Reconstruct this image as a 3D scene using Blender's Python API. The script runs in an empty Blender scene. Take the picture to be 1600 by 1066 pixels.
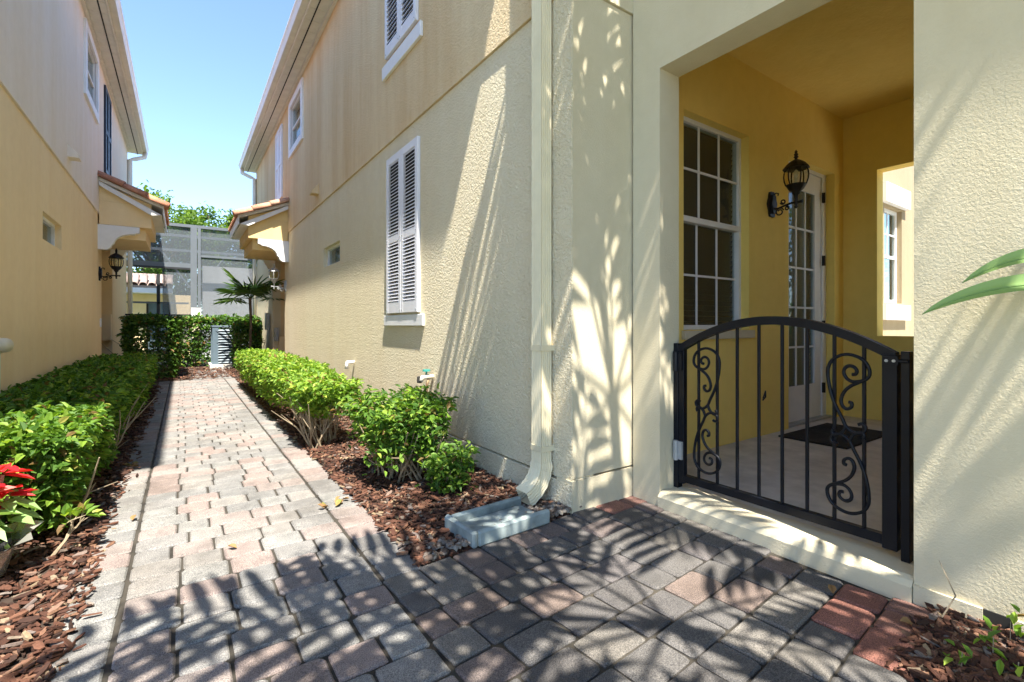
import bpy, bmesh, math, random
from mathutils import Vector, Matrix, Quaternion, noise
random.seed(11)
S = 1.06                      # metres per layout unit (camera height)
SC = bpy.context.scene
COL = SC.collection
R = math.radians

# ------------------------------------------------------------------ camera
cam = bpy.data.cameras.new('camera'); co = bpy.data.objects.new('camera', cam); COL.objects.link(co)
cam.sensor_width = 36; cam.lens = 16.785; cam.shift_y = -0.015; cam.clip_start = 0.05; cam.clip_end = 3000
co.location = (0, 0, S); co.rotation_euler = (R(90), 0, R(-34.6)); SC.camera = co
# ------------------------------------------------------------------ sky and sun
SUN = Vector((0.107, 0.49, -1.0))
w = bpy.data.worlds.new('World'); SC.world = w; w.use_nodes = True
nt = w.node_tree; nt.nodes.clear()
sky = nt.nodes.new('ShaderNodeTexSky'); sky.sky_type = 'NISHITA'; sky.sun_disc = False
sky.sun_elevation = R(63.4); sky.sun_rotation = R(192.3); sky.air_density = 0.75; sky.dust_density = 0.15; sky.ozone_density = 2.5
bg = nt.nodes.new('ShaderNodeBackground'); bg.inputs[1].default_value = 0.101
wo = nt.nodes.new('ShaderNodeOutputWorld'); nt.links.new(sky.outputs[0], bg.inputs[0]); nt.links.new(bg.outputs[0], wo.inputs[0])
sl = bpy.data.lights.new('sun', 'SUN'); so = bpy.data.objects.new('sun', sl); COL.objects.link(so)
sl.energy = 3.5; sl.angle = R(0.53); sl.color = (1, 0.94, 0.84)
so.rotation_euler = SUN.to_track_quat('-Z', 'Y').to_euler(); so.location = (-3, -10, 20)
SC.view_settings.view_transform = 'Standard'; SC.view_settings.look = 'None'
SC.view_settings.exposure = 2.28; SC.view_settings.gamma = 1
SC.render.engine = 'CYCLES'; SC.cycles.max_bounces = 10; SC.cycles.diffuse_bounces = 6; SC.cycles.transparent_max_bounces = 16

# ------------------------------------------------------------------ materials
def ramp(nt, fac, stops, interp='LINEAR'):
    n = nt.nodes.new('ShaderNodeValToRGB'); n.color_ramp.interpolation = interp
    e = n.color_ramp.elements
    while len(e) < len(stops): e.new(0.5)
    for k, (p, c) in enumerate(stops): e[k].position = p; e[k].color = (*c, 1)
    nt.links.new(fac, n.inputs[0]); return n.outputs[0]
def nodes(name):
    m = bpy.data.materials.new(name); m.use_nodes = True; t = m.node_tree
    return m, t, t.nodes['Principled BSDF'], t.links
def mixc(t, mode, fac, a, b):
    n = t.nodes.new('ShaderNodeMix'); n.data_type = 'RGBA'; n.blend_type = mode
    for s, v in ((n.inputs[0], fac), (n.inputs[6], a), (n.inputs[7], b)):
        if hasattr(v, 'is_linked') or isinstance(v, bpy.types.NodeSocket): t.links.new(v, s)
        elif isinstance(v, (int, float)): s.default_value = v
        else: s.default_value = (*v, 1)
    return n.outputs[2]
def tex(t, scale, detail=3, rough=0.55, vec=None, dist=0):
    n = t.nodes.new('ShaderNodeTexNoise'); n.inputs['Scale'].default_value = scale; n.inputs['Detail'].default_value = detail
    n.inputs['Roughness'].default_value = rough; n.inputs['Distortion'].default_value = dist
    if vec is not None: t.links.new(vec, n.inputs['Vector'])
    return n.outputs[0]
def coord(t, scale=(1, 1, 1), rnd=False):
    tc = t.nodes.new('ShaderNodeTexCoord'); mp = t.nodes.new('ShaderNodeMapping'); mp.inputs['Scale'].default_value = scale
    t.links.new(tc.outputs['Object'], mp.inputs[0])
    if rnd:
        oi = t.nodes.new('ShaderNodeObjectInfo'); mu = t.nodes.new('ShaderNodeVectorMath'); mu.operation = 'SCALE'
        t.links.new(oi.outputs['Location'], mu.inputs[0]); mu.inputs['Scale'].default_value = 3.7; t.links.new(mu.outputs[0], mp.inputs['Location'])
    return mp.outputs[0]
def bump(t, b, h, strength, dist):
    n = t.nodes.new('ShaderNodeBump'); n.inputs['Strength'].default_value = strength; n.inputs['Distance'].default_value = dist
    t.links.new(h, n.inputs['Height']); t.links.new(n.outputs[0], b.inputs['Normal']); return n
def stucco(name, c, c2=None, grain=90, st=0.8, dist=0.006, streak=0.5):
    m, t, b, l = nodes(name); v = coord(t)
    c2 = c2 or tuple(x * 0.86 for x in c)
    vs = coord(t, (1.5, 1.5, 0.16))
    f = ramp(t, tex(t, 1.6, 6, 0.62, vs), [(0.36, (0, 0, 0)), (0.68, (1, 1, 1))])
    col = mixc(t, 'MIX', f, c, c2)
    f2 = tex(t, 9, 5, 0.6, v); col = mixc(t, 'MULTIPLY', streak, col, ramp(t, f2, [(0.3, (0.9, 0.89, 0.87)), (0.7, (1, 1, 1))]))
    l.new(col, b.inputs['Base Color']); b.inputs['Roughness'].default_value = 0.92; b.inputs['Specular IOR Level'].default_value = 0.2
    a = tex(t, grain, 3, 0.6, v, 0.0); a2 = tex(t, grain * 2.6, 2, 0.5, v)
    ad = t.nodes.new('ShaderNodeMath'); ad.operation = 'MULTIPLY_ADD'; l.new(a2, ad.inputs[0]); ad.inputs[1].default_value = 0.35; l.new(a, ad.inputs[2])
    bump(t, b, ad.outputs[0], st, dist); return m
def paint(name, c, rough=0.5, var=0.06, metal=0, spec=0.4, bs=0.0, bscale=60):
    m, t, b, l = nodes(name); v = coord(t)
    f = tex(t, 6, 6, 0.6, v)
    l.new(ramp(t, f, [(0.3, tuple(x * (1 - var * 2) for x in c)), (0.7, tuple(min(1, x * (1 + var)) for x in c))]), b.inputs['Base Color'])
    l.new(ramp(t, tex(t, 14, 4, 0.6, v), [(0.3, (rough * .8,) * 3), (0.7, (min(1, rough * 1.2),) * 3)]), b.inputs['Roughness'])
    b.inputs['Metallic'].default_value = metal; b.inputs['Specular IOR Level'].default_value = spec
    if bs: bump(t, b, tex(t, bscale, 3, 0.6, v), bs, 0.003)
    return m
def island_or_object(t, island):
    if island: return t.nodes.new('ShaderNodeNewGeometry').outputs['Random Per Island']
    return t.nodes.new('ShaderNodeObjectInfo').outputs['Random']
def paver_mat(name, stops, island=False):
    m, t, b, l = nodes(name); v = coord(t, rnd=not island)
    col = ramp(t, island_or_object(t, island), stops, 'CONSTANT')
    n1 = tex(t, 7, 5, 0.65, v); col = mixc(t, 'MULTIPLY', 0.8, col, ramp(t, n1, [(0.28, (0.62, 0.62, 0.62)), (0.66, (1.08, 1.06, 1.04))]))
    gp = t.nodes.new('ShaderNodeNewGeometry').outputs['Position']
    n3 = tex(t, 2.2, 6, 0.68, gp); col = mixc(t, 'MULTIPLY', 0.75, col, ramp(t, n3, [(0.34, (0.60, 0.58, 0.55)), (0.56, (1.02, 1.01, 1.0))]))
    n2 = tex(t, 260, 2, 0.7, v); col = mixc(t, 'MULTIPLY', 0.85, col, ramp(t, n2, [(0.34, (0.38, 0.38, 0.4)), (0.5, (1, 1, 1)), (0.68, (1.75, 1.72, 1.66))]))
    l.new(col, b.inputs['Base Color']); b.inputs['Roughness'].default_value = 0.9; b.inputs['Specular IOR Level'].default_value = 0.25
    bump(t, b, n2, 0.55, 0.004); return m
def leafmat(name, stops, trans=0.35, rough=0.55):
    m, t, b, l = nodes(name)
    g = t.nodes.new('ShaderNodeNewGeometry').outputs['Random Per Island']
    col = ramp(t, g, stops); l.new(col, b.inputs['Base Color']); b.inputs['Roughness'].default_value = rough; b.inputs['Specular IOR Level'].default_value = 0.28
    tr = t.nodes.new('ShaderNodeBsdfTranslucent'); l.new(mixc(t, 'MULTIPLY', 1.0, col, (1.5, 1.6, 0.6)), tr.inputs[0])
    mx = t.nodes.new('ShaderNodeMixShader'); mx.inputs[0].default_value = trans
    l.new(b.outputs[0], mx.inputs[1]); l.new(tr.outputs[0], mx.inputs[2]); l.new(mx.outputs[0], t.nodes['Material Output'].inputs[0]); return m
def glassmat(name, tint=(0.8, 0.85, 0.85), base=0.06):
    m, t, b, l = nodes(name); t.nodes.remove(b)
    g = t.nodes.new('ShaderNodeBsdfGlossy'); g.inputs['Roughness'].default_value = 0.015; tr = t.nodes.new('ShaderNodeBsdfTransparent'); tr.inputs[0].default_value = (*tint, 1)
    lw = t.nodes.new('ShaderNodeLayerWeight'); lw.inputs[0].default_value = 0.5; pw_ = t.nodes.new('ShaderNodeMath'); pw_.operation = 'POWER'; pw_.inputs[1].default_value = 4.5; l.new(lw.outputs['Facing'], pw_.inputs[0])
    fr = t.nodes.new('ShaderNodeMath'); fr.operation = 'MULTIPLY_ADD'; fr.inputs[1].default_value = 0.6; fr.inputs[2].default_value = 0.025; l.new(pw_.outputs[0], fr.inputs[0]); mx = t.nodes.new('ShaderNodeMixShader')
    l.new(fr.outputs[0], mx.inputs[0]); l.new(tr.outputs[0], mx.inputs[1]); l.new(g.outputs[0], mx.inputs[2]); l.new(mx.outputs[0], t.nodes['Material Output'].inputs[0]); return m
def screenmat(name, c, op):
    m, t, b, l = nodes(name); b.inputs['Base Color'].default_value = (*c, 1); b.inputs['Roughness'].default_value = 0.7
    tr = t.nodes.new('ShaderNodeBsdfTransparent'); mx = t.nodes.new('ShaderNodeMixShader'); mx.inputs[0].default_value = op
    l.new(tr.outputs[0], mx.inputs[1]); l.new(b.outputs[0], mx.inputs[2]); l.new(mx.outputs[0], t.nodes['Material Output'].inputs[0]); return m
def mulchmat(name, stops):
    m, t, b, l = nodes(name); v = coord(t)
    col = ramp(t, t.nodes.new('ShaderNodeNewGeometry').outputs['Random Per Island'], stops)
    col = mixc(t, 'MULTIPLY', 0.8, col, ramp(t, tex(t, 70, 4, 0.7, coord(t, (1, 1, 3))), [(0.3, (0.5, 0.48, 0.45)), (0.7, (1.15, 1.1, 1.05))]))
    l.new(col, b.inputs['Base Color']); b.inputs['Roughness'].default_value = 0.85; b.inputs['Specular IOR Level'].default_value = 0.3
    bump(t, b, tex(t, 160, 3, 0.6, v), 0.5, 0.004); return m

M = {}
M['cream'] = stucco('stucco_cream', (0.85, 0.76, 0.55), (0.82, 0.71, 0.49), 58, 1.0, 0.022)
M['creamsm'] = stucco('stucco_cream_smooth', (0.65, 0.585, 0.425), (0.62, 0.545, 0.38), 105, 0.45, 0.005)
M['tan'] = stucco('stucco_tan', (0.86, 0.70, 0.45), (0.74, 0.54, 0.30), 58, 1.0, 0.018)
M['peach'] = stucco('stucco_peach', (0.89, 0.70, 0.42), (0.86, 0.65, 0.36), 80, 0.5, 0.006)
M['mauve'] = stucco('stucco_pale', (0.85, 0.77, 0.68), (0.81, 0.71, 0.58), 80, 0.5, 0.006)
M['creambounce'] = stucco('stucco_cream_bounce', (0.92, 0.71, 0.22), (0.90, 0.68, 0.19), 80, 0.35, 0.005)  # cream porch walls; the yellow of bounced light is put into the colour
M['ceil'] = stucco('stucco_ceiling', (0.90, 0.69, 0.22), (0.88, 0.65, 0.19), 22, 0.5, 0.012)
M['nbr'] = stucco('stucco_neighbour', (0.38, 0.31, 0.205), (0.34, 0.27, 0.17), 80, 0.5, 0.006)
M['hoodpaint'] = stucco('stucco_hood', (0.80, 0.60, 0.29), (0.76, 0.55, 0.25), 80, 0.4, 0.005)
M['concrete'] = paint('porch_concrete', (0.62, 0.58, 0.52), 0.8, 0.12, bs=0.3, bscale=120)
M['drive'] = paint('bounce_concrete', (0.50, 0.48, 0.44), 0.85, 0.1, bs=0.3, bscale=90)  # pale concrete for the slabs added to bounce sunlight
M['white'] = paint('white_paint', (0.80, 0.80, 0.80), 0.5, 0.03)
M['shut'] = paint('shutter_white', (0.76, 0.76, 0.80), 0.45, 0.03)
M['gutter'] = paint('gutter_cream', (0.76, 0.72, 0.62), 0.4, 0.05)
M['spout'] = paint('downspout_cream', (0.76, 0.67, 0.46), 0.62, 0.05)
M['soffit'] = paint('soffit_cream', (0.74, 0.71, 0.64), 0.55, 0.05)
M['black'] = paint('black_metal', (0.005, 0.0065, 0.011), 0.45, 0.15, 0, 0.22)
M['bronze'] = paint('bronze_metal', (0.009, 0.006, 0.006), 0.5, 0.2, 0, 0.5)
M['greymetal'] = paint('grey_metal', (0.42, 0.43, 0.43), 0.4, 0.12, 0.3)
M['dark'] = paint('dark_interior', (0.03, 0.028, 0.025), 0.8)
M['darkshut'] = paint('dark_shutter', (0.02, 0.03, 0.05), 0.5)
M['blind'] = paint('blind_slat', (0.42, 0.34, 0.25), 0.6)
M['blinddk'] = paint('blind_slat_brown', (0.16, 0.115, 0.075), 0.6)
M['glass'] = glassmat('window_glass')
M['lampglass'] = glassmat('lamp_glass', (0.9, 0.85, 0.68))
M['bulb'] = paint('bulb_glass', (0.8, 0.75, 0.6), 0.3)
M['mat'] = paint('doormat', (0.02, 0.016, 0.014), 0.95, 0.2, bs=1.0, bscale=300)
M['splash'] = paint('splash_block', (0.27, 0.32, 0.315), 0.85, 0.3, bs=0.35, bscale=70)
M['copper'] = paint('copper_pipe', (0.34, 0.22, 0.12), 0.5, 0.2, 0.3)
M['green'] = paint('green_handle', (0.03, 0.22, 0.18), 0.4)
M['pvc'] = paint('pvc_cream', (0.76, 0.70, 0.55), 0.4)
M['acgrey'] = paint('ac_grey', (0.11, 0.155, 0.19), 0.5, 0.06)
M['cage'] = paint('cage_frame', (0.13, 0.15, 0.17), 0.45, 0.05)
M['cagedark'] = paint('cage_bronze', (0.03, 0.032, 0.036), 0.5, 0.05)
M['screen'] = screenmat('cage_screen', (0.10, 0.12, 0.14), 0.5)
M['pale'] = stucco('neighbour_white', (0.52, 0.53, 0.54), (0.33, 0.34, 0.35), 60, 0.2, 0.003)
M['soil'] = paint('soil', (0.055, 0.035, 0.024), 0.95, 0.35, bs=0.8, bscale=40)
M['sand'] = paint('joint_sand', (0.042, 0.036, 0.027), 0.95, 0.4, bs=0.8, bscale=120)
M['grass'] = paint('far_grass', (0.07, 0.10, 0.03), 0.95, 0.3)
M['paletile'] = paver_mat('pale_roof_tile', [(0, (0.42, 0.33, 0.29)), (0.5, (0.36, 0.28, 0.25))])
M['bark'] = paint('bark', (0.16, 0.12, 0.08), 0.9, 0.35, bs=0.7, bscale=50)
M['twig'] = paint('twig', (0.33, 0.26, 0.17), 0.8, 0.2)
M['foil'] = paint('pot_foil', (0.62, 0.60, 0.55), 0.25, 0.1, 0.75)
M['pot'] = paint('black_pot', (0.012, 0.014, 0.022), 0.4)
M['wrap'] = paint('gold_wrap', (0.50, 0.40, 0.24), 0.45, 0.15, 0.3)
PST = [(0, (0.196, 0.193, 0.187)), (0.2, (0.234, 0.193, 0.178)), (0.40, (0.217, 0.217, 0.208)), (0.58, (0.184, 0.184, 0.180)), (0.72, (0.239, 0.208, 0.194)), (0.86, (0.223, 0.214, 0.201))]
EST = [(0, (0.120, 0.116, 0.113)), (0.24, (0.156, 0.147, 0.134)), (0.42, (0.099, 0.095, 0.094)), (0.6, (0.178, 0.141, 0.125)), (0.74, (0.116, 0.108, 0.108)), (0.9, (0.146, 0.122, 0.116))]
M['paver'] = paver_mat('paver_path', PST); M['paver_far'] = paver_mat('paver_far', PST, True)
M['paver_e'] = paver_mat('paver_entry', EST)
M['paver_red'] = paver_mat('paver_red', [(0, (0.25, 0.115, 0.09)), (0.35, (0.22, 0.125, 0.105)), (0.7, (0.27, 0.14, 0.11))])
M['tile'] = paver_mat('roof_tile', [(0, (0.50, 0.24, 0.15)), (0.3, (0.56, 0.30, 0.20)), (0.55, (0.44, 0.20, 0.12)), (0.8, (0.60, 0.36, 0.25))])
M['mulch'] = mulchmat('mulch_chips', [(0, (0.034, 0.018, 0.013)), (0.35, (0.075, 0.032, 0.020)), (0.7, (0.143, 0.065, 0.040)), (0.86, (0.204, 0.115, 0.072)), (0.93, (0.163, 0.144, 0.136)), (1, (0.272, 0.202, 0.120))])
M['pebble'] = mulchmat('pebbles', [(0, (0.09, 0.06, 0.045)), (0.5, (0.17, 0.14, 0.12)), (1, (0.30, 0.28, 0.25))])
M['hedge'] = leafmat('hedge_leaf', [(0, (0.041, 0.098, 0.014)), (0.45, (0.087, 0.180, 0.026)), (0.8, (0.162, 0.273, 0.034)), (0.93, (0.278, 0.371, 0.058)), (0.965, (0.176, 0.120, 0.040)), (1, (0.128, 0.072, 0.032))])
M['hedge2'] = leafmat('hedge_leaf_yellow', [(0, (0.078, 0.156, 0.021)), (0.4, (0.156, 0.273, 0.034)), (0.8, (0.260, 0.377, 0.052)), (0.93, (0.377, 0.468, 0.078)), (0.965, (0.22, 0.15, 0.05)), (1, (0.16, 0.09, 0.04))])
M['hedgedk'] = leafmat('hedge_leaf_dark', [(0, (0.034, 0.081, 0.019)), (0.6, (0.068, 0.149, 0.027)), (0.93, (0.162, 0.270, 0.047)), (0.965, (0.22, 0.15, 0.05)), (1, (0.16, 0.09, 0.04))], 0.25, 0.3)
M['tree'] = leafmat('tree_leaf', [(0, (0.06, 0.12, 0.02)), (0.6, (0.12, 0.2, 0.035)), (1, (0.2, 0.28, 0.06))], 0.4)
M['palm'] = leafmat('palm_leaf', [(0, (0.03, 0.075, 0.015)), (0.6, (0.06, 0.13, 0.02)), (1, (0.16, 0.23, 0.06))], 0.2, 0.35)
M['bigleaf'] = leafmat('big_leaf', [(0, (0.22, 0.34, 0.12)), (1, (0.26, 0.40, 0.15))], 0.3, 0.3)
M['red'] = leafmat('poinsettia_red', [(0, (0.42, 0.010, 0.018)), (0.8, (0.60, 0.025, 0.03)), (1, (0.62, 0.16, 0.13))], 0.25, 0.5)
M['dry'] = leafmat('dry_leaf', [(0, (0.14, 0.08, 0.03)), (0.6, (0.26, 0.15, 0.06)), (1, (0.20, 0.22, 0.06))], 0.1, 0.7)

# ------------------------------------------------------------------ mesh helpers (layout units; scaled by S when built)
MIR = [False]
WL = {}
class MB:
    def __init__(s): s.v = []; s.f = []
    def add(s, vs, fs):
        o = len(s.v); s.v += [tuple(p) for p in vs]; s.f += [tuple(i + o for i in f) for f in fs]; return s
    def box(s, x0, x1, y0, y1, z0, z1):
        return s.add([(x, y, z) for z in (z0, z1) for y in (y0, y1) for x in (x0, x1)],
                     [(0, 2, 3, 1), (4, 5, 7, 6), (0, 1, 5, 4), (2, 6, 7, 3), (0, 4, 6, 2), (1, 3, 7, 5)])
    def prism(s, poly, axis, a0, a1):
        n = len(poly)
        def P(p, a): return {'x': (a, p[0], p[1]), 'y': (p[0], a, p[1]), 'z': (p[0], p[1], a)}[axis]
        return s.add([P(p, a0) for p in poly] + [P(p, a1) for p in poly],
                     [tuple(range(n))[::-1], tuple(range(n, 2 * n))] + [(i, (i + 1) % n, n + (i + 1) % n, n + i) for i in range(n)])
    def tube(s, pts, r, n=6, cap=True):
        pts = [Vector(p) for p in pts]; vs = []; fs = []; m = len(pts)
        up = None
        for i, p in enumerate(pts):
            d = (pts[min(i + 1, m - 1)] - pts[max(i - 1, 0)]).normalized()
            if up is None: up = Vector((0, 0, 1)) if abs(d.z) < 0.9 else Vector((1, 0, 0))
            a = d.cross(up).normalized(); b = a.cross(d).normalized(); up = b
            rr = r[i] if isinstance(r, (list, tuple)) else r
            for k in range(n):
                t = 2 * math.pi * (k + 0.5) / n; vs.append(p + a * (rr * math.cos(t)) + b * (rr * math.sin(t)))
        for i in range(m - 1):
            for k in range(n): fs.append((i * n + k, i * n + (k + 1) % n, (i + 1) * n + (k + 1) % n, (i + 1) * n + k))
        if cap: fs += [tuple(range(n))[::-1], tuple(range((m - 1) * n, m * n))]
        return s.add(vs, fs)
    def lathe(s, prof, c=(0, 0, 0), n=12):
        vs = []; fs = []; m = len(prof)
        for (r, z) in prof:
            for k in range(n):
                t = 2 * math.pi * k / n; vs.append((c[0] + r * math.cos(t), c[1] + r * math.sin(t), c[2] + z))
        for i in range(m - 1):
            for k in range(n): fs.append((i * n + k, i * n + (k + 1) % n, (i + 1) * n + (k + 1) % n, (i + 1) * n + k))
        fs += [tuple(range(n))[::-1], tuple(range((m - 1) * n, m * n))]
        return s.add(vs, fs)
    def mesh(s, name, recalc=True, smooth=False, bevel=0):
        me = bpy.data.meshes.new(name)
        vv = [((0.58 - p[0]) * S if MIR[0] else p[0] * S, p[1] * S, p[2] * S) for p in s.v]
        me.from_pydata(vv, [], s.f)
        if recalc or bevel:
            bm = bmesh.new(); bm.from_mesh(me)
            if bevel: bmesh.ops.bevel(bm, geom=bm.edges[:], offset=bevel * S, segments=1, affect='EDGES', clamp_overlap=True)
            bmesh.ops.recalc_face_normals(bm, faces=bm.faces[:]); bm.to_mesh(me); bm.free()
        if smooth:
            for p in me.polygons: p.use_smooth = True
        return me
    def build(s, name, mat, parent=None, recalc=True, smooth=False, bevel=0):
        return link(name, s.mesh(name, recalc, smooth, bevel), mat, parent)
def link(name, me, mat, parent=None, loc=(0, 0, 0), rot=None, scale=None):
    o = bpy.data.objects.new(name, me); COL.objects.link(o)
    if mat and not me.materials: me.materials.append(M[mat])
    L = Vector(loc)
    WL[o.name] = L.copy()
    o.location = L
    if rot: o.rotation_euler = rot
    if scale: o.scale = scale
    if parent: o.parent = parent; o.location = L - WL[parent.name]
    return o
def thing(name, label, cat, loc, group=None, rz=0):
    o = bpy.data.objects.new(name, None); COL.objects.link(o); o.empty_display_size = 0.1
    L = Vector(loc) * S; o.location = L; WL[o.name] = L; o['label'] = label; o['category'] = cat
    if group: o['group'] = group
    if rz: o.rotation_euler.z = rz
    return o
def lthing(*a, **k):                      # a thing whose parts are modelled round its own origin
    o = thing(*a, **k); WL[o.name] = Vector((0, 0, 0)); return o
def tag(o, label, cat, group=None):
    o['label'] = label; o['category'] = cat
    if group: o['group'] = group
    return o
def struct(o): o['kind'] = 'structure'; return o
def BX(name, mat, parent, *a, bevel=0):
    return MB().box(*a).build(name, mat, parent, bevel=bevel)
def slab(mb, plane, a, b, s0, s1, z0, z1, holes=()):
    """wall slab between coordinates a..b of axis `plane`, spanning s and z, with rectangular holes"""
    ss = sorted({s0, s1} | {h[0] for h in holes} | {h[1] for h in holes}); zs = sorted({z0, z1} | {h[2] for h in holes} | {h[3] for h in holes})
    ss = [q for q in ss if s0 <= q <= s1]; zs = [q for q in zs if z0 <= q <= z1]
    def solid(i, j):
        if i < 0 or j < 0 or i >= len(ss) - 1 or j >= len(zs) - 1: return False
        c = ((ss[i] + ss[i + 1]) / 2, (zs[j] + zs[j + 1]) / 2)
        return not any(h[0] < c[0] < h[1] and h[2] < c[1] < h[3] for h in holes)
    def P(k, s, z): return (k, s, z) if plane == 'x' else (s, k, z)
    for i in range(len(ss) - 1):
        for j in range(len(zs) - 1):
            if not solid(i, j): continue
            q = (ss[i], ss[i + 1], zs[j], zs[j + 1]); fs = [(0, 1, 2, 3), (7, 6, 5, 4)]
            if not solid(i - 1, j): fs.append((0, 3, 7, 4))
            if not solid(i + 1, j): fs.append((1, 5, 6, 2))
            if not solid(i, j - 1): fs.append((0, 4, 5, 1))
            if not solid(i, j + 1): fs.append((3, 2, 6, 7))
            mb.add([P(k, s, z) for k in (a, b) for (s, z) in ((q[0], q[2]), (q[1], q[2]), (q[1], q[3]), (q[0], q[3]))], fs)
    bmv = {}; nv = []; mp = []                       # weld
    for p in mb.v:
        k = tuple(round(c, 5) for c in p)
        if k not in bmv: bmv[k] = len(nv); nv.append(p)
        mp.append(bmv[k])
    mb.v = nv; mb.f = [tuple(mp[i] for i in f) for f in mb.f]
    return mb
def leaf(mb, p, d, n, L, W, fold=0.25, droop=0.15):
    d = d.normalized(); b = d.cross(n)
    if b.length < 1e-4: b = d.cross(Vector((1, 0.3, 0.2)))
    b.normalize(); n = b.cross(d)
    o = len(mb.v); up = n * (W * fold)
    mb.v += [tuple(p), tuple(p + d * L * .35 + b * W * .5 + up), tuple(p + d * L * .72 + b * W * .36 + up - n * L * droop * .4), tuple(p + d * L - n * L * droop),
             tuple(p + d * L * .72 - b * W * .36 + up - n * L * droop * .4), tuple(p + d * L * .35 - b * W * .5 + up)]
    mb.f += [(o, o + 1, o + 2, o + 3), (o, o + 3, o + 4, o + 5)]
def rv(a=1): return Vector((random.uniform(-a, a), random.uniform(-a, a), random.uniform(-a, a)))

# ================================================================== the setting: ground, beds, paving
g = MB(); g.add([(-600, -600, -0.06), (600, -600, -0.06), (600, 900, -0.06), (-600, 900, -0.06)], [(0, 1, 2, 3)])
struct(g.build('ground', 'grass', recalc=False))
def bed(name, x0, x1, y0, y1, z=0.0, amp=0.02, step=0.1, skew=0):
    mb = MB(); nx = max(2, int((x1 - x0) / step)); ny = max(2, int((y1 - y0) / step))
    for j in range(ny + 1):
        for i in range(nx + 1):
            x = x0 + (x1 - x0) * i / nx; ya = y0 + skew * (x - x0); y = ya + (y1 - ya) * j / ny
            mb.v.append((x, y, z + amp * noise.noise(Vector((x * 3, y * 3, 1.7)))))
    for j in range(ny):
        for i in range(nx): a = j * (nx + 1) + i; mb.f.append((a, a + 1, a + nx + 2, a + nx + 1))
    return struct(mb.build(name, 'soil', recalc=False))
def bz(x, y, z, amp): return z + amp * noise.noise(Vector((x * 3, y * 3, 1.7)))
bed('planting_bed_left', -1.16, -0.325, 1.0, 10.6, -0.006, 0.014)
bed('planting_bed_right', 0.83, 1.73, 1.852, 10.6, -0.006, 0.014, 0.1, 0.0805)
bed('planting_bed_gate', 1.72, 2.20, -1.6, 0.5, -0.006, 0.014)
struct(MB().box(-9, 9, -14, -1.65, -.055, -.012).build('bounce_slab', 'drive'))  # unseen slab added behind the camera to bounce sun onto the walls
bed('planting_bed_end', -1.2, 2.4, 10.5, 15.4, -0.012, 0.015, 0.15)

walk = struct(MB().box(-0.36, 0.84, 0.5, 10.62, -0.055, -0.010).build('paved_path', 'sand'))
MB().box(0.15, 0.80, 10.6, 12.9, -0.055, -0.010).build('path_end_base', 'sand', walk)
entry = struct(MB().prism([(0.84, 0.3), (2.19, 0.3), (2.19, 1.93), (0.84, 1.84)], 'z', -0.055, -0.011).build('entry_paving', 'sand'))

def paver_mesh(L, W, seed, H=0.05, rnd=0.013, ch=0.007):
    rr = random.Random(seed); pts = []
    a, b = L / 2, W / 2
    for (sx, sy) in ((1, 1), (-1, 1), (-1, -1), (1, -1)):
        r = rnd * rr.uniform(0.5, 1.5)
        q = [(sx * a, sy * (b - r)), (sx * (a - r * .3), sy * (b - r * .3)), (sx * (a - r), sy * b)]
        if sx * sy < 0: q = q[::-1]
        pts += q
    pts = [(x + rr.uniform(-.0022, .0022), y + rr.uniform(-.0022, .0022)) for x, y in pts]
    n = len(pts); f = lambda p, k: (p[0] * (1 - k / a), p[1] * (1 - k / b))
    t1 = [rr.uniform(-.0015, .0015) for _ in range(n)]
    vs = [(x, y, -H) for x, y in pts] + [(x, y, -ch * .9) for x, y in pts] + [(*f(p, ch), t1[i]) for i, p in enumerate(pts)]
    fs = [(i, (i + 1) % n, n + (i + 1) % n, n + i) for i in range(n)] + [(n + i, n + (i + 1) % n, 2 * n + (i + 1) % n, 2 * n + i) for i in range(n)] + [tuple(range(2 * n, 3 * n))]
    return vs, fs
RW = 0.1435                                       # row pitch
LEN = {'s': 0.145, 'm': 0.1755, 'l': 0.2155}
PM = {}
def pm(kind, k):
    key = (kind, k)
    if key not in PM:
        m = MB(); m.add(*paver_mesh((kind if isinstance(kind, float) else LEN[kind]) - 0.0085, RW - 0.0085, hash(str(key)) % 9999)); PM[key] = m.mesh('paver', recalc=True)
    return PM[key]
ME = {}
def place_paver(x, y, L, rot, mat, parent, zj=0.0015):
    k = random.randrange(5); base = pm(0.18, k); key = (k, mat)
    if key not in ME: ME[key] = base.copy(); ME[key].materials.append(M[mat])
    o = link('paver', ME[key], None, parent, (x * S, y * S, random.uniform(-zj, zj) * S))
    o.rotation_euler = (random.uniform(-.008, .008), random.uniform(-.008, .008), rot + random.uniform(-.008, .008) + (math.pi if random.random() < .5 else 0))
    o.scale = ((L - 0.0085) / (0.18 - 0.0085), 1, 1)
    return o
far = MB()
def far_paver(x, y, L):
    vs, fs = paver_mesh(L - 0.008, RW - 0.008, random.randrange(9999), 0.03)
    far.add([(a + x, b + y, c + random.uniform(-.0005, .0005)) for a, b, c in vs], fs)
YS = 1.02; y = YS; r = 0; NEAR = 4.35; prev = []
X0, X1 = -0.177, 0.648
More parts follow.
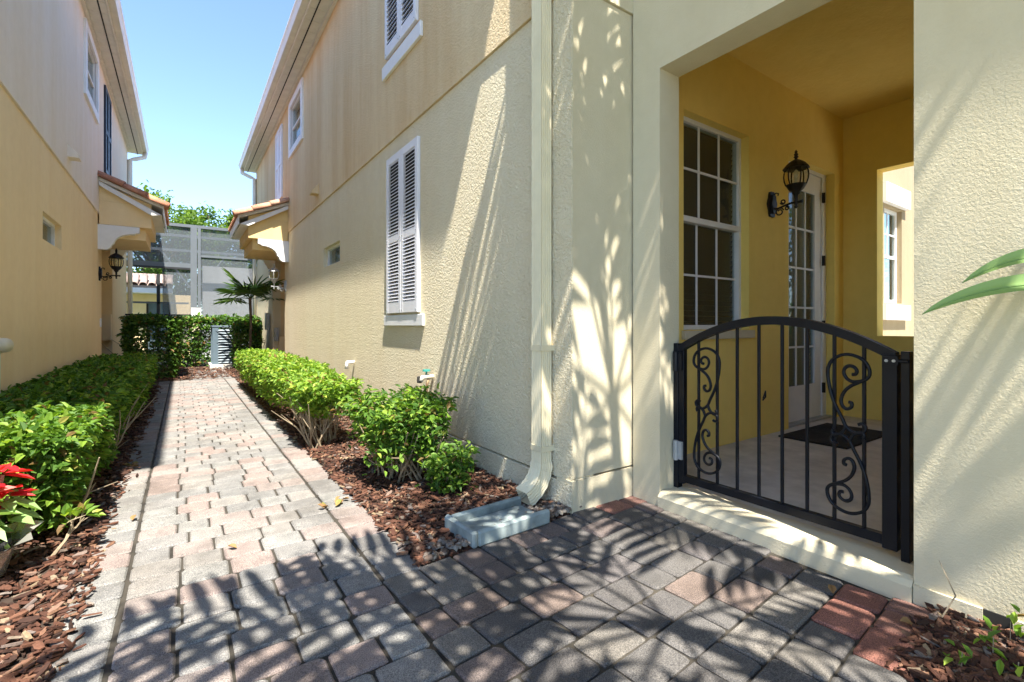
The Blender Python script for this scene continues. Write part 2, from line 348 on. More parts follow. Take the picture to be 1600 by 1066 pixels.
while y < 10.55:
    # running row of mixed lengths
    x = X0; ls = []; tries = 0
    tot = X1 - X0
    while True:
        ls = [random.choice((0.14, 0.165, 0.165, 0.2)) for _ in range(5)]
        if abs(sum(ls) - tot) >= 0.075: continue
        k = tot / sum(ls); js = [sum(ls[:q]) * k for q in range(1, 5)]; tries += 1
        if tries > 200 or all(abs(a - b) > .04 for a in js for b in prev): break
    prev = js
    k = tot / sum(ls); ls = [q * k for q in ls]
    for q in ls:
        (place_paver(x + q / 2, y, q, 0, 'paver', walk) if y < NEAR else far_paver(x + q / 2, y, q)); x += q
    for (xa, q) in ((-0.345, 0.162), (0.654, 0.172)):
        if xa > 0 and y < 1.83: continue
        (place_paver(xa + q / 2, y + 0.03, q, 0, 'paver', walk) if y < NEAR else far_paver(xa + q / 2, y + 0.03, q))
    y += RW; r += 1
y = 10.66
while y < 12.8:
    for k in range(4): far_paver(0.235 + k * 0.16, y, 0.16)
    y += RW
fo = far.build('far_paver_rows', 'paver_far', walk); fo['kind'] = 'stuff'
# entry paving, turned a few degrees, rows run towards the gate
ang = R(4.6); ca, sa = math.cos(ang), math.sin(ang)
ox, oy = 0.735, 1.735
def etrans(u, v): return (ox + u * ca - v * sa, oy + u * sa + v * ca)
u = -0.085; cnt = 0
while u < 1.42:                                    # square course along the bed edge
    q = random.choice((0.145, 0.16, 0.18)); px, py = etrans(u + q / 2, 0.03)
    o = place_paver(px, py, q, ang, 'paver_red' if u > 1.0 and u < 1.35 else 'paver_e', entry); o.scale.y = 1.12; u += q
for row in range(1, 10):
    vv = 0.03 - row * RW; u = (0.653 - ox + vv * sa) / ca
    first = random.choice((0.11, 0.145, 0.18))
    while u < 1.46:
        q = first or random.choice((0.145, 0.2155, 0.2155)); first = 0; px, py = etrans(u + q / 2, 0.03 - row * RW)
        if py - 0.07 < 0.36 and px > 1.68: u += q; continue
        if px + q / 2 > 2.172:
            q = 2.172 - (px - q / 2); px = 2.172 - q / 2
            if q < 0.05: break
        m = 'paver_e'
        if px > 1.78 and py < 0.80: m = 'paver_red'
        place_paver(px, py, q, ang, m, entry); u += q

# mulch chips and pebbles
def chips(name, mat, n, fn, lo, hi, parent, flat=True):
    mb = MB()
    for _ in range(n):
        p = fn()
        if p is None: continue
        L = random.uniform(lo, hi); Wd = L * random.uniform(0.22, 0.5); T = random.uniform(.0015, .0045)
        e = Matrix.Rotation(random.uniform(0, 6.28), 3, 'Z') @ Matrix.Rotation(random.gauss(0, .2), 3, 'Y') @ Matrix.Rotation(random.gauss(0, .35), 3, 'X')
        vs = []
        for z in (-T, T):
            for (a, b) in ((-.5, -.3), (.1, -.5), (.5, -.15), (.42, .35), (-.15, .5), (-.46, .25)):
                vs.append(Vector(p) + e @ Vector((a * L, b * Wd, z + random.uniform(-.3, .3) * T)))
        mb.add(vs, [(5, 4, 3, 2, 1, 0), (6, 7, 8, 9, 10, 11)] + [(i, (i + 1) % 6, 6 + (i + 1) % 6, 6 + i) for i in range(6)])
    o = mb.build(name, mat, parent, recalc=False)
    o['kind'] = 'stuff'; return o
def fl():
    t = random.random() ** 1.8; y = 1.2 + t * 8.6; x = random.uniform(-1.1, -0.30 + random.gauss(0, .022)); return (x, y, bz(x, y, -.006, .014) + .005 + random.uniform(0, .022))
tag(chips('bark_mulch', 'mulch', 13000, fl, .016, .058, None), 'brown bark mulch under the long hedge by the peach wall', 'mulch')
def fr():
    t = random.random() ** 1.5; x = random.uniform(0.81 + random.gauss(0, .012), 1.69); ya = 1.855 + .0805 * (x - .83); y = ya + t * 8.4
    if x > 1.35 and y < 2.0 and random.random() < .6: return None
    return (x, y, bz(x, y, -.006, .014) + .005 + random.uniform(0, .02 if y > ya + .06 else .008))
tag(chips('bark_mulch', 'mulch', 15000, fr, .016, .056, None), 'reddish bark mulch around the splash block and cream wall shrubs', 'mulch')
def fg():
    x = random.uniform(1.73 + random.gauss(0, .025), 2.17); y = random.uniform(-0.6, 0.52 + random.gauss(0, .02)); return (x, y, bz(x, y, -.006, .014) + .005 + random.uniform(0, .022))
tag(chips('bark_mulch', 'mulch', 4500, fg, .018, .06, None), 'dark wet bark mulch heaped beside the wall vent', 'mulch')
def fe(): return (random.uniform(-1.1, 1.7), random.uniform(10.6, 13.6), 0.01 + random.uniform(0, .02))
tag(chips('bark_mulch', 'mulch', 2500, fe, .03, .08, None), 'bark mulch around the air conditioner at the path end', 'mulch')
peb = MB()
for _ in range(480):
    if random.random() < .6: x = random.uniform(0.84, 1.72); y = 1.852 + .0805 * (x - .83) + (random.random() ** 1.5) * 0.11
    else: x, y = random.gauss(1.5, .1), random.gauss(1.97, .06)
    y = max(y, 1.85 + 0.0805 * (x - 0.83)); rr = random.uniform(.007, .018); e = Matrix.Rotation(random.uniform(0, 6.28), 3, 'Z')
    pv = [(0, 0, 1)] + [(math.cos(k * 1.047), math.sin(k * 1.047), .35) for k in range(6)] + [(math.cos(k * 1.047 + .5) * .9, math.sin(k * 1.047 + .5) * .9, -.5) for k in range(6)]
    sc = (random.uniform(.8, 1.5), 1, random.uniform(.55, .8))
    peb.add([Vector((x, y, .016 + random.uniform(0, .012))) + e @ Vector((a * sc[0] * rr, b * rr, c * sc[2] * rr)) for a, b, c in pv],
            [(0, k + 1, (k + 1) % 6 + 1) for k in range(6)] + [(k + 1, 7 + k, (k + 1) % 6 + 1) for k in range(6)] + [((k + 1) % 6 + 1, 7 + k, 7 + (k + 1) % 6) for k in range(6)])
o = peb.build('pebbles', 'pebble', smooth=True); o['kind'] = 'stuff'; tag(o, 'small grey pebbles between the splash block and the paving', 'pebbles')

# ================================================================== houses
def window_x(house, name, y0, y1, z0, z1, xg, t=0.03, rows=2, cols=1, side=0.03, mat='white'):
    """window in an x-facing wall, glass at x = xg, outside towards -x"""
    f = MB(); b = side
    f.box(xg - t, xg + t, y0, y0 + b, z0, z1).box(xg - t, xg + t, y1 - b, y1, z0, z1).box(xg - t, xg + t, y0 + b, y1 - b, z0, z0 + b).box(xg - t, xg + t, y0 + b, y1 - b, z1 - b, z1)
    win = f.build('window', mat, house)
    for r_ in range(rows):
        a0 = z0 + b + (z1 - z0 - 2 * b) * r_ / rows; a1 = z0 + b + (z1 - z0 - 2 * b) * (r_ + 1) / rows
        BX('pane', 'glass', win, xg - .003, xg + .003, y0 + b, y1 - b, a0 + .008, a1 - .008)
        if r_: BX('glazing_bar', mat, win, xg - t * .7, xg + t * .7, y0 + b, y1 - b, a0 - .014, a0 + .014)
    BX('blind', 'blind', win, xg + .09, xg + .10, y0 + b, y1 - b, z0 + (z1 - z0) * (.45 if rows > 1 else .0) + b, z1 - b)
    return win

def corbel_poly(x0, x1, z0, z1):
    """scroll bracket profile: x1 is the wall, x0 the free end"""
    L = x1 - x0; H = z1 - z0; p = [(x1, z1), (x0, z1), (x0, z1 - H * .22), (x0 + L * .10, z1 - H * .26)]
    for k in range(7): t = k / 6 * math.pi / 2; p.append((x0 + L * (.12 + .50 * math.sin(t)), z1 - H * (.30 + .42 * (1 - math.cos(t)))))
    p += [(x0 + L * .68, z0 + H * .20), (x0 + L * .70, z0 + H * .10), (x0 + L * .80, z0), (x1, z0)]
    return p
def tile_mesh(r0, r1, L, n=7, th=.012):
    vs = []; fs = []
    for (rr, yy) in ((r0, 0), (r1, L)):
        for q in (rr, rr - th):
            for k in range(n): a = math.pi * k / (n - 1); vs.append((yy, q * math.cos(a), q * math.sin(a)))
    for k in range(n - 1):
        fs += [(k, k + 1, 2 * n + k + 1, 2 * n + k), (n + k, 3 * n + k, 3 * n + k + 1, n + k + 1), (k, n + k, n + k + 1, k + 1), (2 * n + k, 2 * n + k + 1, 3 * n + k + 1, 3 * n + k)]
    fs += [(0, 2 * n, 3 * n, n), (n - 1, 2 * n - 1, 4 * n - 1, 3 * n - 1)]
    m = MB(); m.add(vs, fs); return m
EZ = 5.38; WX = 1.717; EX = 1.397; YN, YF = 1.92, 15.1
def long_side(house, lower, upper, body, tilemat, shutter_mat):
    hl = [(6.51, 7.4, 1.857, 2.137), (10.66, 12.2, -0.1, 2.45)]; hu = [(8.86, 9.87, 4.32, 5.12)]
    slab(MB(), 'x', WX, WX + .16, YN + .004, YF, 0.158, 2.83, hl).build('wall', lower, house)
    slab(MB(), 'x', WX - .010, WX + .15, YN - .006, YF, -0.05, 0.146, [(10.66, 12.2, -.1, .2)]).build('wall_base', lower, house)
    slab(MB(), 'x', WX - .016, WX + .15, YN - .012, YF, 2.834, EZ, hu).build('upper_wall', upper, house)
    # far return of the building
    BX('end_wall', lower, house, WX + .16, 6.0, YF - .15, YF, -0.05, EZ)
    # doorway recess
    rc = MB().box(WX + .16, 3.0, 12.2, 12.35, -.05, 2.6).box(WX + .16, 3.0, 10.51, 10.66, -.05, 2.6).box(3.0, 3.15, 10.51, 12.35, -.05, 2.6).box(WX + .16, 3.0, 10.66, 12.2, 2.46, 2.6)
    rc.build('recess_wall', body, house)
    # small low window with raked reveal
    window_x(house, 'window', 6.51, 7.4, 1.857, 2.137, WX + .085, rows=1)
    # upper window with raised white surround
    tr = MB(); a = WX - .046
    tr.box(a, WX, 8.74, 8.86, 4.20, 5.24).box(a, WX, 9.87, 9.99, 4.20, 5.24).box(a, WX, 8.86, 9.87, 5.12, 5.24).box(a, WX, 8.86, 9.87, 4.20, 4.32)
    tr.build('window_surround', 'white', house); window_x(house, 'window', 8.86, 9.87, 4.32, 5.12, WX + .02, rows=2)
    # far pair of panelled shutters on the upper floor
    sh = MB(); x1 = WX - .017
    for (ya, yb) in ((10.78, 11.17), (11.18, 11.57)):
        sh.box(x1 - .03, x1, ya, ya + .07, 3.66, 5.16).box(x1 - .03, x1, yb - .07, yb, 3.66, 5.16)
        for z in (3.66, 4.36, 5.08): sh.box(x1 - .029, x1, ya + .07, yb - .07, z, z + .08)
    shu = sh.build('shutter', shutter_mat, house)
    for (ya, yb) in ((10.78, 11.17), (11.18, 11.57)):
        for (za, zb) in ((3.74, 4.36), (4.44, 5.08)): BX('shutter_panel', 'darkshut' if shutter_mat == 'darkshut' else 'shut', shu, x1 - .014, x1, ya + .07, yb - .07, za, zb)
    # wall vent hood
    MB().prism([(WX - .016, 3.16), (WX - .016, 3.0), (WX - .12, 3.0), (WX - .12, 3.03)], 'y', 7.62, 7.80).build('vent_hood', upper, house)
    # eaves: soffit panels, fascia, gutter
    sof = BX('eave', 'soffit', house, EX + .04, WX + .3, 1.57, YF + .4, EZ + .012, EZ + .16)
    pmsh = MB().box(0, WX - .018 - EX - .045, 0, .292, -.011, 0).mesh('soffit_panel', bevel=.004); pmsh.materials.append(M['soffit'])
    y = 1.58
    while y < YF + .2:
        if MIR[0]: link('soffit_panel', pmsh, None, sof, (-(EX + .045) * S, y * S, (EZ + .011) * S))
        else: link('soffit_panel', pmsh, None, sof, ((EX + .045) * S, y * S, (EZ + .011) * S))
        y += .30
    MB().box(EX + .12, EX + .135, 1.58, YF + .38, EZ - .008, EZ + .002).build('soffit_vent_strip', 'dark', sof)
    MB().box(WX - .06, WX - .017, 1.9, YF, EZ - .05, EZ - .001).build('frieze_board', 'soffit', house)
    MB().box(EX + .02, EX + .04, 1.56, YF + .41, EZ - .02, EZ + .19).build('fascia', 'gutter', house)
    MB().prism([(EX + .018, EZ + .03), (EX + .018, EZ + .17), (EX - .10, EZ + .17), (EX - .10, EZ + .145), (EX - .085, EZ + .12), (EX - .065, EZ + .03)], 'y', 1.55, YF + .42).build('gutter', 'gutter', house)
    # gutter outlet and far downspout
    MB().tube([(EX - .04, YF + .25, EZ + .03), (EX - .02, YF + .25, EZ - .09), (WX - .14, YF + .1, EZ - .22), (WX - .07, YF - .08, EZ - .30), (WX - .07, YF - .08, 0.1)], .05, 8).build('downspout', 'gutter', house, smooth=True)
    # roof above the eaves
    rf = MB(); A = [(EX, 1.5, EZ + .19), (6.4, 1.5, EZ + .19), (6.4, YF + .45, EZ + .19), (EX, YF + .45, EZ + .19)]
    rf.add(A + [(3.8, 4.0, EZ + 1.3), (3.8, YF - 2, EZ + 1.3)], [(0, 1, 4), (1, 2, 5, 4), (2, 3, 5), (3, 0, 4, 5), (3, 2, 1, 0)]); rf.build('roof', 'tile', house)
    BX('far_side_wall', upper, house, 5.9, 6.05, 2.4, YF - .15, -.05, EZ)
def hood(house, body, wallc):
    y0, y1 = 10.12, 12.0
    MB().box(1.02, WX - .018, y0 + .1, y1 - .08, 2.66, 3.04).build('hood_body', body, house)
    MB().box(1.10, WX, y0 + .22, y1 - .15, 2.46, 2.657).build('hood_beam', body, house)
    MB().prism([(1.02, 3.042), (WX - .018, 3.042), (WX - .018, 3.33), (1.02, 3.062)], 'y', y0 + .1, y1 - .08).build('hood_gable', body, house)
    for ya in (y0 + .03, y1 - .2): MB().prism(corbel_poly(1.18, WX, 2.25, 2.655), 'y', ya + .06, ya + .19).build('corbel', 'white' if wallc else body, house)
    sl = (3.40 - 3.04) / (WX - 0.86)
    rf = MB().prism([(0.86, 3.00), (WX, 3.00 + sl * (WX - .86)), (WX, 3.05 + sl * (WX - .86)), (0.86, 3.05)], 'y', y0, y1).build('hood_roof', 'white', house)
    MB().prism([(0.845, 2.88), (0.86, 2.88), (0.86, 3.05), (0.845, 3.05)], 'y', y0, y1).build('hood_fascia', 'white', rf)
    MB().prism([(0.872, 2.89), (WX - .02, 3.00 + sl * (WX - .9) - .0), (WX - .02, 2.93 + sl * (WX - .9)), (1.02, 2.87)], 'y', y0 + .01, y0 + .04).build('rake_board', 'white', rf)
    MB().box(0.875, 1.019, y0 + .05, y1 - .05, 2.87, 2.895).build('hood_soffit', 'soffit', rf)
    a = -math.atan(sl)
    def tiles(r, yc, n, x0, x1, lift):
        L = (x1 - x0) / math.cos(a) / n * 1.12
        me = tile_mesh(r, r * .86, L); flip = MIR[0]
        MIR[0] = False; ms = me.mesh('roof_tile', smooth=True); MIR[0] = flip; ms.materials.append(M['tile'])
        for k in range(n):
            x = x0 + (x1 - x0) * k / n; z = 3.05 + sl * (x - .86) + lift + .006 * k
            o = link('roof_tile', ms, None, rf, ((.58 - x if flip else x) * S, yc * S, z * S))
            o.rotation_euler = (0, a * (1 if not flip else 1), 0) if not flip else (0, -a, math.pi)
            if flip: o.rotation_euler = Matrix.Rotation(-a, 4, 'Y').to_3x3().__matmul__(Matrix.Rotation(math.pi, 3, 'Z')).to_euler()
    tiles(.115, y0 + .02, 3, .79, WX - .02, -.012)
    y = y0 + .18
    while y < y1: tiles(.06, y, 3, .82, WX - .02, -.012); y += .145

HR = thing('townhouse', 'cream and tan stucco townhouse with white louvred shutters and a gated porch', 'house', (3, 4, 0))
long_side(HR, 'cream', 'tan', 'peach', 'tile', 'shut'); hood(HR, 'hoodpaint', True)
HL = thing('townhouse', 'peach and pale stucco townhouse with a dark upper shutter and no porch gate', 'house', (-2.5, 4, 0))
MIR[0] = True; random.seed(5)
long_side(HL, 'peach', 'mauve', 'peach', 'tile', 'darkshut'); hood(HL, 'peach', True)
BX('near_end_wall', 'peach', HL, WX + .16, 6.0, YN, YN + .15, -.05, EZ)
MIR[0] = False
# left house extras: utility boxes in the entry recess
def lx(x): return 0.58 - x
MB().box(lx(1.85), lx(1.72), 11.95, 12.19, .72, 1.22).build('utility_box', 'peach', HL)
MB().lathe([(.035, 0), (.04, .02), (.04, .05), (.02, .06)], (0, 0, 0), 12)
MB().box(-1.136, -1.118, 10.44, 10.50, .98, 1.12).build('doorbell', 'white', HL)
MB().tube([(-1.10, 4.86, .35), (-1.10, 4.86, .62), (-1.10, 4.86, .9)], [.035, .035, .035], 12).build('vent_pipe', 'pvc', HL, smooth=True)
MB().tube([(-1.10, 4.86, .84), (-1.06, 4.86, .86), (-1.03, 4.84, .86)], [.045, .055, .05], 12).build('pipe_elbow', 'pvc', HL, smooth=True)
# right house utility boxes
MB().box(1.735, 1.80, 11.99, 12.19, .65, .95).build('utility_box', 'greymetal', HR); MB().box(1.82, 1.92, 12.0, 12.19, .15, .75).build('utility_box', 'peach', HR)
MB().box(1.62, 1.70, 12.6, 12.8, .9, 1.3).build('meter_box', 'greymetal', HR)

# pilaster return, gate wall, porch
GX = 2.18; G0, G1 = 0.597, 1.716
pl = MB().box(WX + .004, GX + .15, YN, YN + .12, .178, 2.83)
pl.build('pilaster_wall', 'creamsm', HR); BX('pilaster_base', 'creamsm', HR, WX - .009, GX + .1, YN - .007, YN + .12, -.05, .166)
BX('upper_pilaster', 'creamsm', HR, WX - .014, GX + .15, YN - .013, YN + .12, 2.834, EZ)
slab(MB(), 'x', GX, GX + .17, -3.2, YN - .014, -.05, EZ, [(G0, G1, -.1, 2.43)]).build('gate_wall', 'creamsm', HR)
slab(MB(), 'x', GX - .010, GX - .0005, -3.2, G0 - .0005, -.05, .066, [(.345, .415, .004, .09)]).build('wall_base', 'creamsm', HR)
MB().box(GX - .006, GX + .004, .346, .414, .004, .0655).build('weep_vent', 'dark', HR)
MB().tube([(GX - .012, .34, .02), (GX - .016, .33, .09)], .003, 5)
st = MB().prism([(GX - .02, -.05), (GX + .19, -.05), (GX + .19, .084), (GX + .02, .084), (GX - .005, .074), (GX - .02, .055)], 'y', G0 + .002, G1 - .002).build('doorstep', 'creamsm', HR)
BX('porch_floor', 'concrete', HR, GX + .19, 5.57, 0.0, 2.25, -.05, .080)
PY = 2.10
WH = (2.93, 3.79, .97, 2.54); DH = (4.44, 5.37, .0, 2.52)
slab(MB(), 'y', PY, PY + .13, GX + .17, 5.57, -.05, 3.2, [WH, DH]).build('porch_wall', 'creambounce', HR)
slab(MB(), 'x', 5.57, 5.72, -.15, PY + .13, -.05, 3.2, [(1.15, 1.81, .90, 2.52)]).build('porch_end_wall', 'creambounce', HR)
BX('porch_side_wall', 'creambounce', HR, GX + .17, 5.57, -.15, 0.0, -.05, 3.2)
BX('porch_ceiling', 'ceil', HR, GX + .17, 5.57, 0.0, PY, 3.11, 3.2)
BX('upper_room', 'tan', HR, GX + .17, 5.72, -3.2, PY + .13, 3.21, EZ)
BX('eave', 'soffit', HR, 1.79, 6.1, -3.5, 1.55, EZ + .012, EZ + .18)
# porch window
wy = PY + .095
fw = MB(); x0, x1, z0, z1 = WH
fw.box(x0, x0 + .035, wy - .03, wy + .03, z0, z1).box(x1 - .035, x1, wy - .03, wy + .03, z0, z1).box(x0 + .035, x1 - .035, wy - .03, wy + .03, z0, z0 + .035).box(x0 + .035, x1 - .035, wy - .03, wy + .03, z1 - .035, z1)
pw = fw.build('window', 'white', HR, bevel=.004)
zm = 1.79
BX('meeting_rail', 'white', pw, x0 + .036, x1 - .036, wy - .034, wy + .028, zm - .022, zm + .022, bevel=.004)
for c in range(3):
    for r_ in range(4):
        xa = x0 + .035 + (x1 - x0 - .07) * c / 3; xb = x0 + .035 + (x1 - x0 - .07) * (c + 1) / 3
        zz = [z0 + .035, (z0 + zm) / 2, zm, (z1 + zm) / 2, z1 - .035]; off = .012 if r_ < 2 else -.006
        BX('pane', 'glass', pw, xa + .003, xb - .003, wy + off - .002, wy + off + .002, zz[r_] + .003, zz[r_ + 1] - .003)
for c in (1, 2):
    xa = x0 + .035 + (x1 - x0 - .07) * c / 3
    BX('glazing_bar', 'white', pw, xa - .008, xa + .008, wy - .018, wy - .009, zm + .02, z1 - .03); BX('glazing_bar', 'shut', pw, xa - .008, xa + .008, wy + .001, wy + .009, z0 + .03, zm - .02)
for z, o_ in (((z1 + zm) / 2, -.0185), ((z0 + zm) / 2, .0005)):
    BX('glazing_bar', 'white', pw, x0 + .03, x1 - .03, wy + o_, wy + o_ + .010, z - .008, z + .008)
def blinds(parent, xa, xb, za, zb, yb, pitch=.042, ch=.021, mat='blind'):
    n = int((zb - za) / pitch); a, b = ch * .45, ch * .93
    me = MB().add([(xa, -a, b), (xb, -a, b), (xb, a, -b), (xa, a, -b), (xa, -a + .003, b), (xb, -a + .003, b), (xb, a + .003, -b), (xa, a + .003, -b)],
        [(0, 3, 2, 1), (4, 5, 6, 7), (0, 1, 5, 4), (1, 2, 6, 5), (2, 3, 7, 6), (3, 0, 4, 7)]).mesh('blind_slat'); me.materials.append(M[mat])
    for k in range(n): link('blind_slat', me, None, parent, (0, yb * S, (za + (k + .5) * pitch) * S))
blinds(pw, x0 + .03, x1 - .03, z0 + .02, z1 - .02, wy + .038, mat='blinddk')
BX('window_sill', 'creamsm', HR, x0 - .03, x1 + .03, PY - .035, PY - .001, z0 - .07, z0 - .006, bevel=.005)
# porch door
dy = PY + .105; dx0, dx1, dz1 = 4.44, 5.37, 2.52
BX('door_frame', 'white', HR, 5.285, 5.369, dy - .03, dy + .02, .081, 2.519); BX('door_frame', 'white', HR, 4.441, 4.46, dy - .03, dy + .02, .081, 2.519); BX('door_frame', 'white', HR, 4.461, 5.284, dy - .03, dy + .02, 2.484, 2.519)
dd = MB(); gx0, gx1, gz0, gz1 = 4.60, 5.14, .42, 2.30
dd.box(4.465, gx0, dy - .016, dy + .016, .10, 2.48).box(gx1, 5.28, dy - .016, dy + .016, .10, 2.48).box(gx0, gx1, dy - .016, dy + .016, .10, gz0).box(gx0, gx1, dy - .016, dy + .016, gz1, 2.48)
door = dd.build('door', 'white', HR)
lip = MB()
for (a, b, c, d) in ((gx0 - .02, gx0 + .012, gz0 - .02, gz1 + .02), (gx1 - .012, gx1 + .02, gz0 - .02, gz1 + .02)): lip.box(a, b, dy - .026, dy - .0165, c, d)
lip.box(gx0 + .012, gx1 - .012, dy - .026, dy - .0165, gz0 - .02, gz0 + .012).box(gx0 + .012, gx1 - .012, dy - .026, dy - .0165, gz1 - .012, gz1 + .02); lip.build('lite_frame', 'white', door)
for c in range(3):
    for r_ in range(5):
        a = gx0 + (gx1 - gx0) * c / 3; b = gx0 + (gx1 - gx0) * (c + 1) / 3; e = gz0 + (gz1 - gz0) * r_ / 5; f = gz0 + (gz1 - gz0) * (r_ + 1) / 5
        BX('pane', 'glass', door, a + .002, b - .002, dy - .002, dy + .002, e + .002, f - .002)
for c in (1, 2): a = gx0 + (gx1 - gx0) * c / 3; BX('glazing_bar', 'white', door, a - .009, a + .009, dy - .015, dy - .004, gz0, gz1)
for r_ in range(1, 5): e = gz0 + (gz1 - gz0) * r_ / 5; BX('glazing_bar', 'white', door, gx0, gx1, dy - .0155, dy - .0045, e - .009, e + .009)
blinds(door, gx0 - .02, gx1 + .02, gz0, gz1, dy + .032, .036)
for z in (2.28, 1.65, 1.0, .38): MB().box(5.272, 5.302, dy - .042, dy - .0305, z - .05, z + .05).tube([(5.287, dy - .046, z - .05), (5.287, dy - .046, z + .05)], .010, 8).build('hinge', 'bronze', door)
BX('door_sill', 'greymetal', HR, 4.44, 5.37, PY + .02, PY + .125, .0805, .098)
tag(BX('doormat', 'mat', None, 4.05, 4.95, 1.50, 2.0, .081, .095, bevel=.004), 'thin black doormat on the porch floor by the white door', 'doormat')
tag(MB().tube([(3.93, 2.06, .40), (3.95, 2.05, .46), (3.97, 2.06, .41), (3.96, 2.08, .38)], .006, 6).build('cable_end', 'bronze'), 'short black cable end poking out of the porch wall', 'cable')

# lower and upper louvred shutters on the long wall
def shutter(y0, y1, z0, z1, zmid, xw):
    ym = (y0 + y1) / 2; fr = MB(); t = .032
    secs = ((z0 + .11, zmid - .035), (zmid + .035, z1 - .07)); pan = ((y0, ym - .003), (ym + .003, y1)); w_ = .055
    for (a, b) in pan:
        fr.box(xw - t, xw, a, a + w_, z0, z1).box(xw - t, xw, b - w_, b, z0, z1)
        for (c, d) in ((z0, z0 + .11), (zmid - .035, zmid + .035), (z1 - .07, z1)): fr.box(xw - t + .001, xw, a + w_, b - w_, c, d)
    sh = fr.build('shutter', 'shut', HR, bevel=.003)
    BX('shutter_back', 'dark', sh, xw - .006, xw, y0 + .02, y1 - .02, z0 + .05, z1 - .05)
    a, b = pan[0]; wd = b - a - 2 * w_
    c_ = .013; sm = MB().add([(-c_, 0, -c_ * .9), (c_, 0, c_ * .9), (c_, wd, c_ * .9), (-c_, wd, -c_ * .9), (-c_, 0, -c_ * .9 + .006), (c_, 0, c_ * .9 + .006), (c_, wd, c_ * .9 + .006), (-c_, wd, -c_ * .9 + .006)],
        [(0, 1, 2, 3), (7, 6, 5, 4), (0, 4, 5, 1), (1, 5, 6, 2), (2, 6, 7, 3), (3, 7, 4, 0)]).mesh('slat'); sm.materials.append(M['shut'])
    for (a, b) in pan:
        for (c, d) in secs:
            n = int((d - c) / (.031 if z0 < 2 else .046)); p = (d - c) / n
            for k in range(n): link('slat', sm, None, sh, ((xw - t + .0125) * S, (a + w_) * S, (c + (k + .5) * p) * S))
    for z in (z0 + .03, zmid):
        for yy in (ym - .02, ym + .02, y0 + .03, y1 - .03): MB().tube([(xw - t - .004, yy, z), (xw - t + .002, yy, z)], .006, 6).build('screw', 'greymetal', sh)
shutter(3.90, 4.67, 1.12, 2.66, 1.845, WX - .001); shutter(3.90, 4.67, 3.67, 5.15, 4.42, WX - .017)
BX('shutter_sill', 'white', HR, WX - .024, WX - .0005, 3.81, 4.76, 1.00, 1.10, bevel=.003); BX('shutter_sill', 'white', HR, WX - .045, WX - .0165, 3.81, 4.76, 3.49, 3.62, bevel=.003)

# downspout with ribs, straps and flared elbow
ds = MB(); xa, xb, ya, yb = WX - .088, WX - .018, 2.075, 2.165
def ribbed(xa, xb, ya, yb, n=5, d=.006):
    p = []
    for k in range(n * 2 + 1): t = k / (n * 2); p.append((xa + (d if k % 2 else 0), ya + (yb - ya) * t))
    for k in range(1, n * 2 + 1): t = k / (n * 2); p.append((xa + (xb - xa) * t, yb - (d if k % 2 else 0)))
    p.append((xb, ya))
    for k in range(1, n * 2): t = k / (n * 2); p.append((xb - (xb - xa) * t, ya + (d if k % 2 else 0)))
    return p
prof = ribbed(xa, xb, ya, yb)
dsp = MB().prism(prof, 'z', .19, EZ - .1).build('downspout', 'spout', HR)
cxm, cym = (xa + xb) / 2, (ya + yb) / 2
def loft(profs):
    m = MB(); n = len(profs[0]); m.v = [p for q in profs for p in q]
    for i in range(len(profs) - 1):
        for k in range(n): m.f.append((i * n + k, i * n + (k + 1) % n, (i + 1) * n + (k + 1) % n, (i + 1) * n + k))
    return m
el = []
for k in range(11):
    a = R(68) * k / 10; Rr = .20; bx_ = cxm - Rr * (1 - math.cos(a)); bz = .235 - Rr * math.sin(a) * .95; dirx = Vector((math.cos(a), 0, -math.sin(a) * 1.0)); s_ = 1.08 + .01 * k + (.06 if k % 2 else 0)
    el.append([tuple(Vector((bx_, cym, bz)) + Vector((math.cos(a), 0, math.sin(a) * -1)) * ((p[0] - cxm) * s_) * -1 * -1 + Vector((0, 1, 0)) * ((p[1] - cym) * s_)) for p in prof])
loft(el).build('downspout_elbow', 'spout', dsp)
for z in (.86, .30): MB().box(xa - .004, WX - .0005, ya - .004, yb + .004, z, z + .03).build('strap', 'spout', dsp)
MB().box(xa - .006, WX - .02, ya - .006, yb + .006, 2.86, 2.92).build('strap', 'spout', dsp)

# hose tap and small pipes
tp = thing('hose_tap', 'hose tap with green handle on a copper riser by the cream wall', 'tap', (1.64, 3.62, 0))
MB().tube([(1.60, 3.60, 0), (1.62, 3.61, .2), (1.655, 3.63, .52), (1.67, 3.635, .565)], .011, 8).build('riser_pipe', 'copper', tp, smooth=True)
MB().tube([(1.712, 3.64, .575), (1.65, 3.635, .58), (1.615, 3.63, .575), (1.60, 3.63, .545)], [.02, .022, .02, .016], 8).build('tap_body', 'pvc', tp, smooth=True)
MB().tube([(1.65, 3.632, .60), (1.65, 3.632, .63)], [.008, .008], 6).tube([(1.65, 3.632, .625), (1.65, 3.632, .64)], [.034, .03], 10).build('handle', 'green', tp)
MB().lathe([(.02, 0), (.022, .012), (.02, .05), (.012, .055)], (1.60, 3.66, .53), 8).build('hose_connector', 'dark', tp)
ov = MB().tube([(1.71, 5.85, .56), (1.63, 5.85, .56), (1.62, 5.85, .48)], [.022, .022, .022], 8)
tag(ov.build('overflow_pipe', 'white', smooth=True), 'small white elbow pipe sticking out of the cream wall above shrubs', 'pipe')

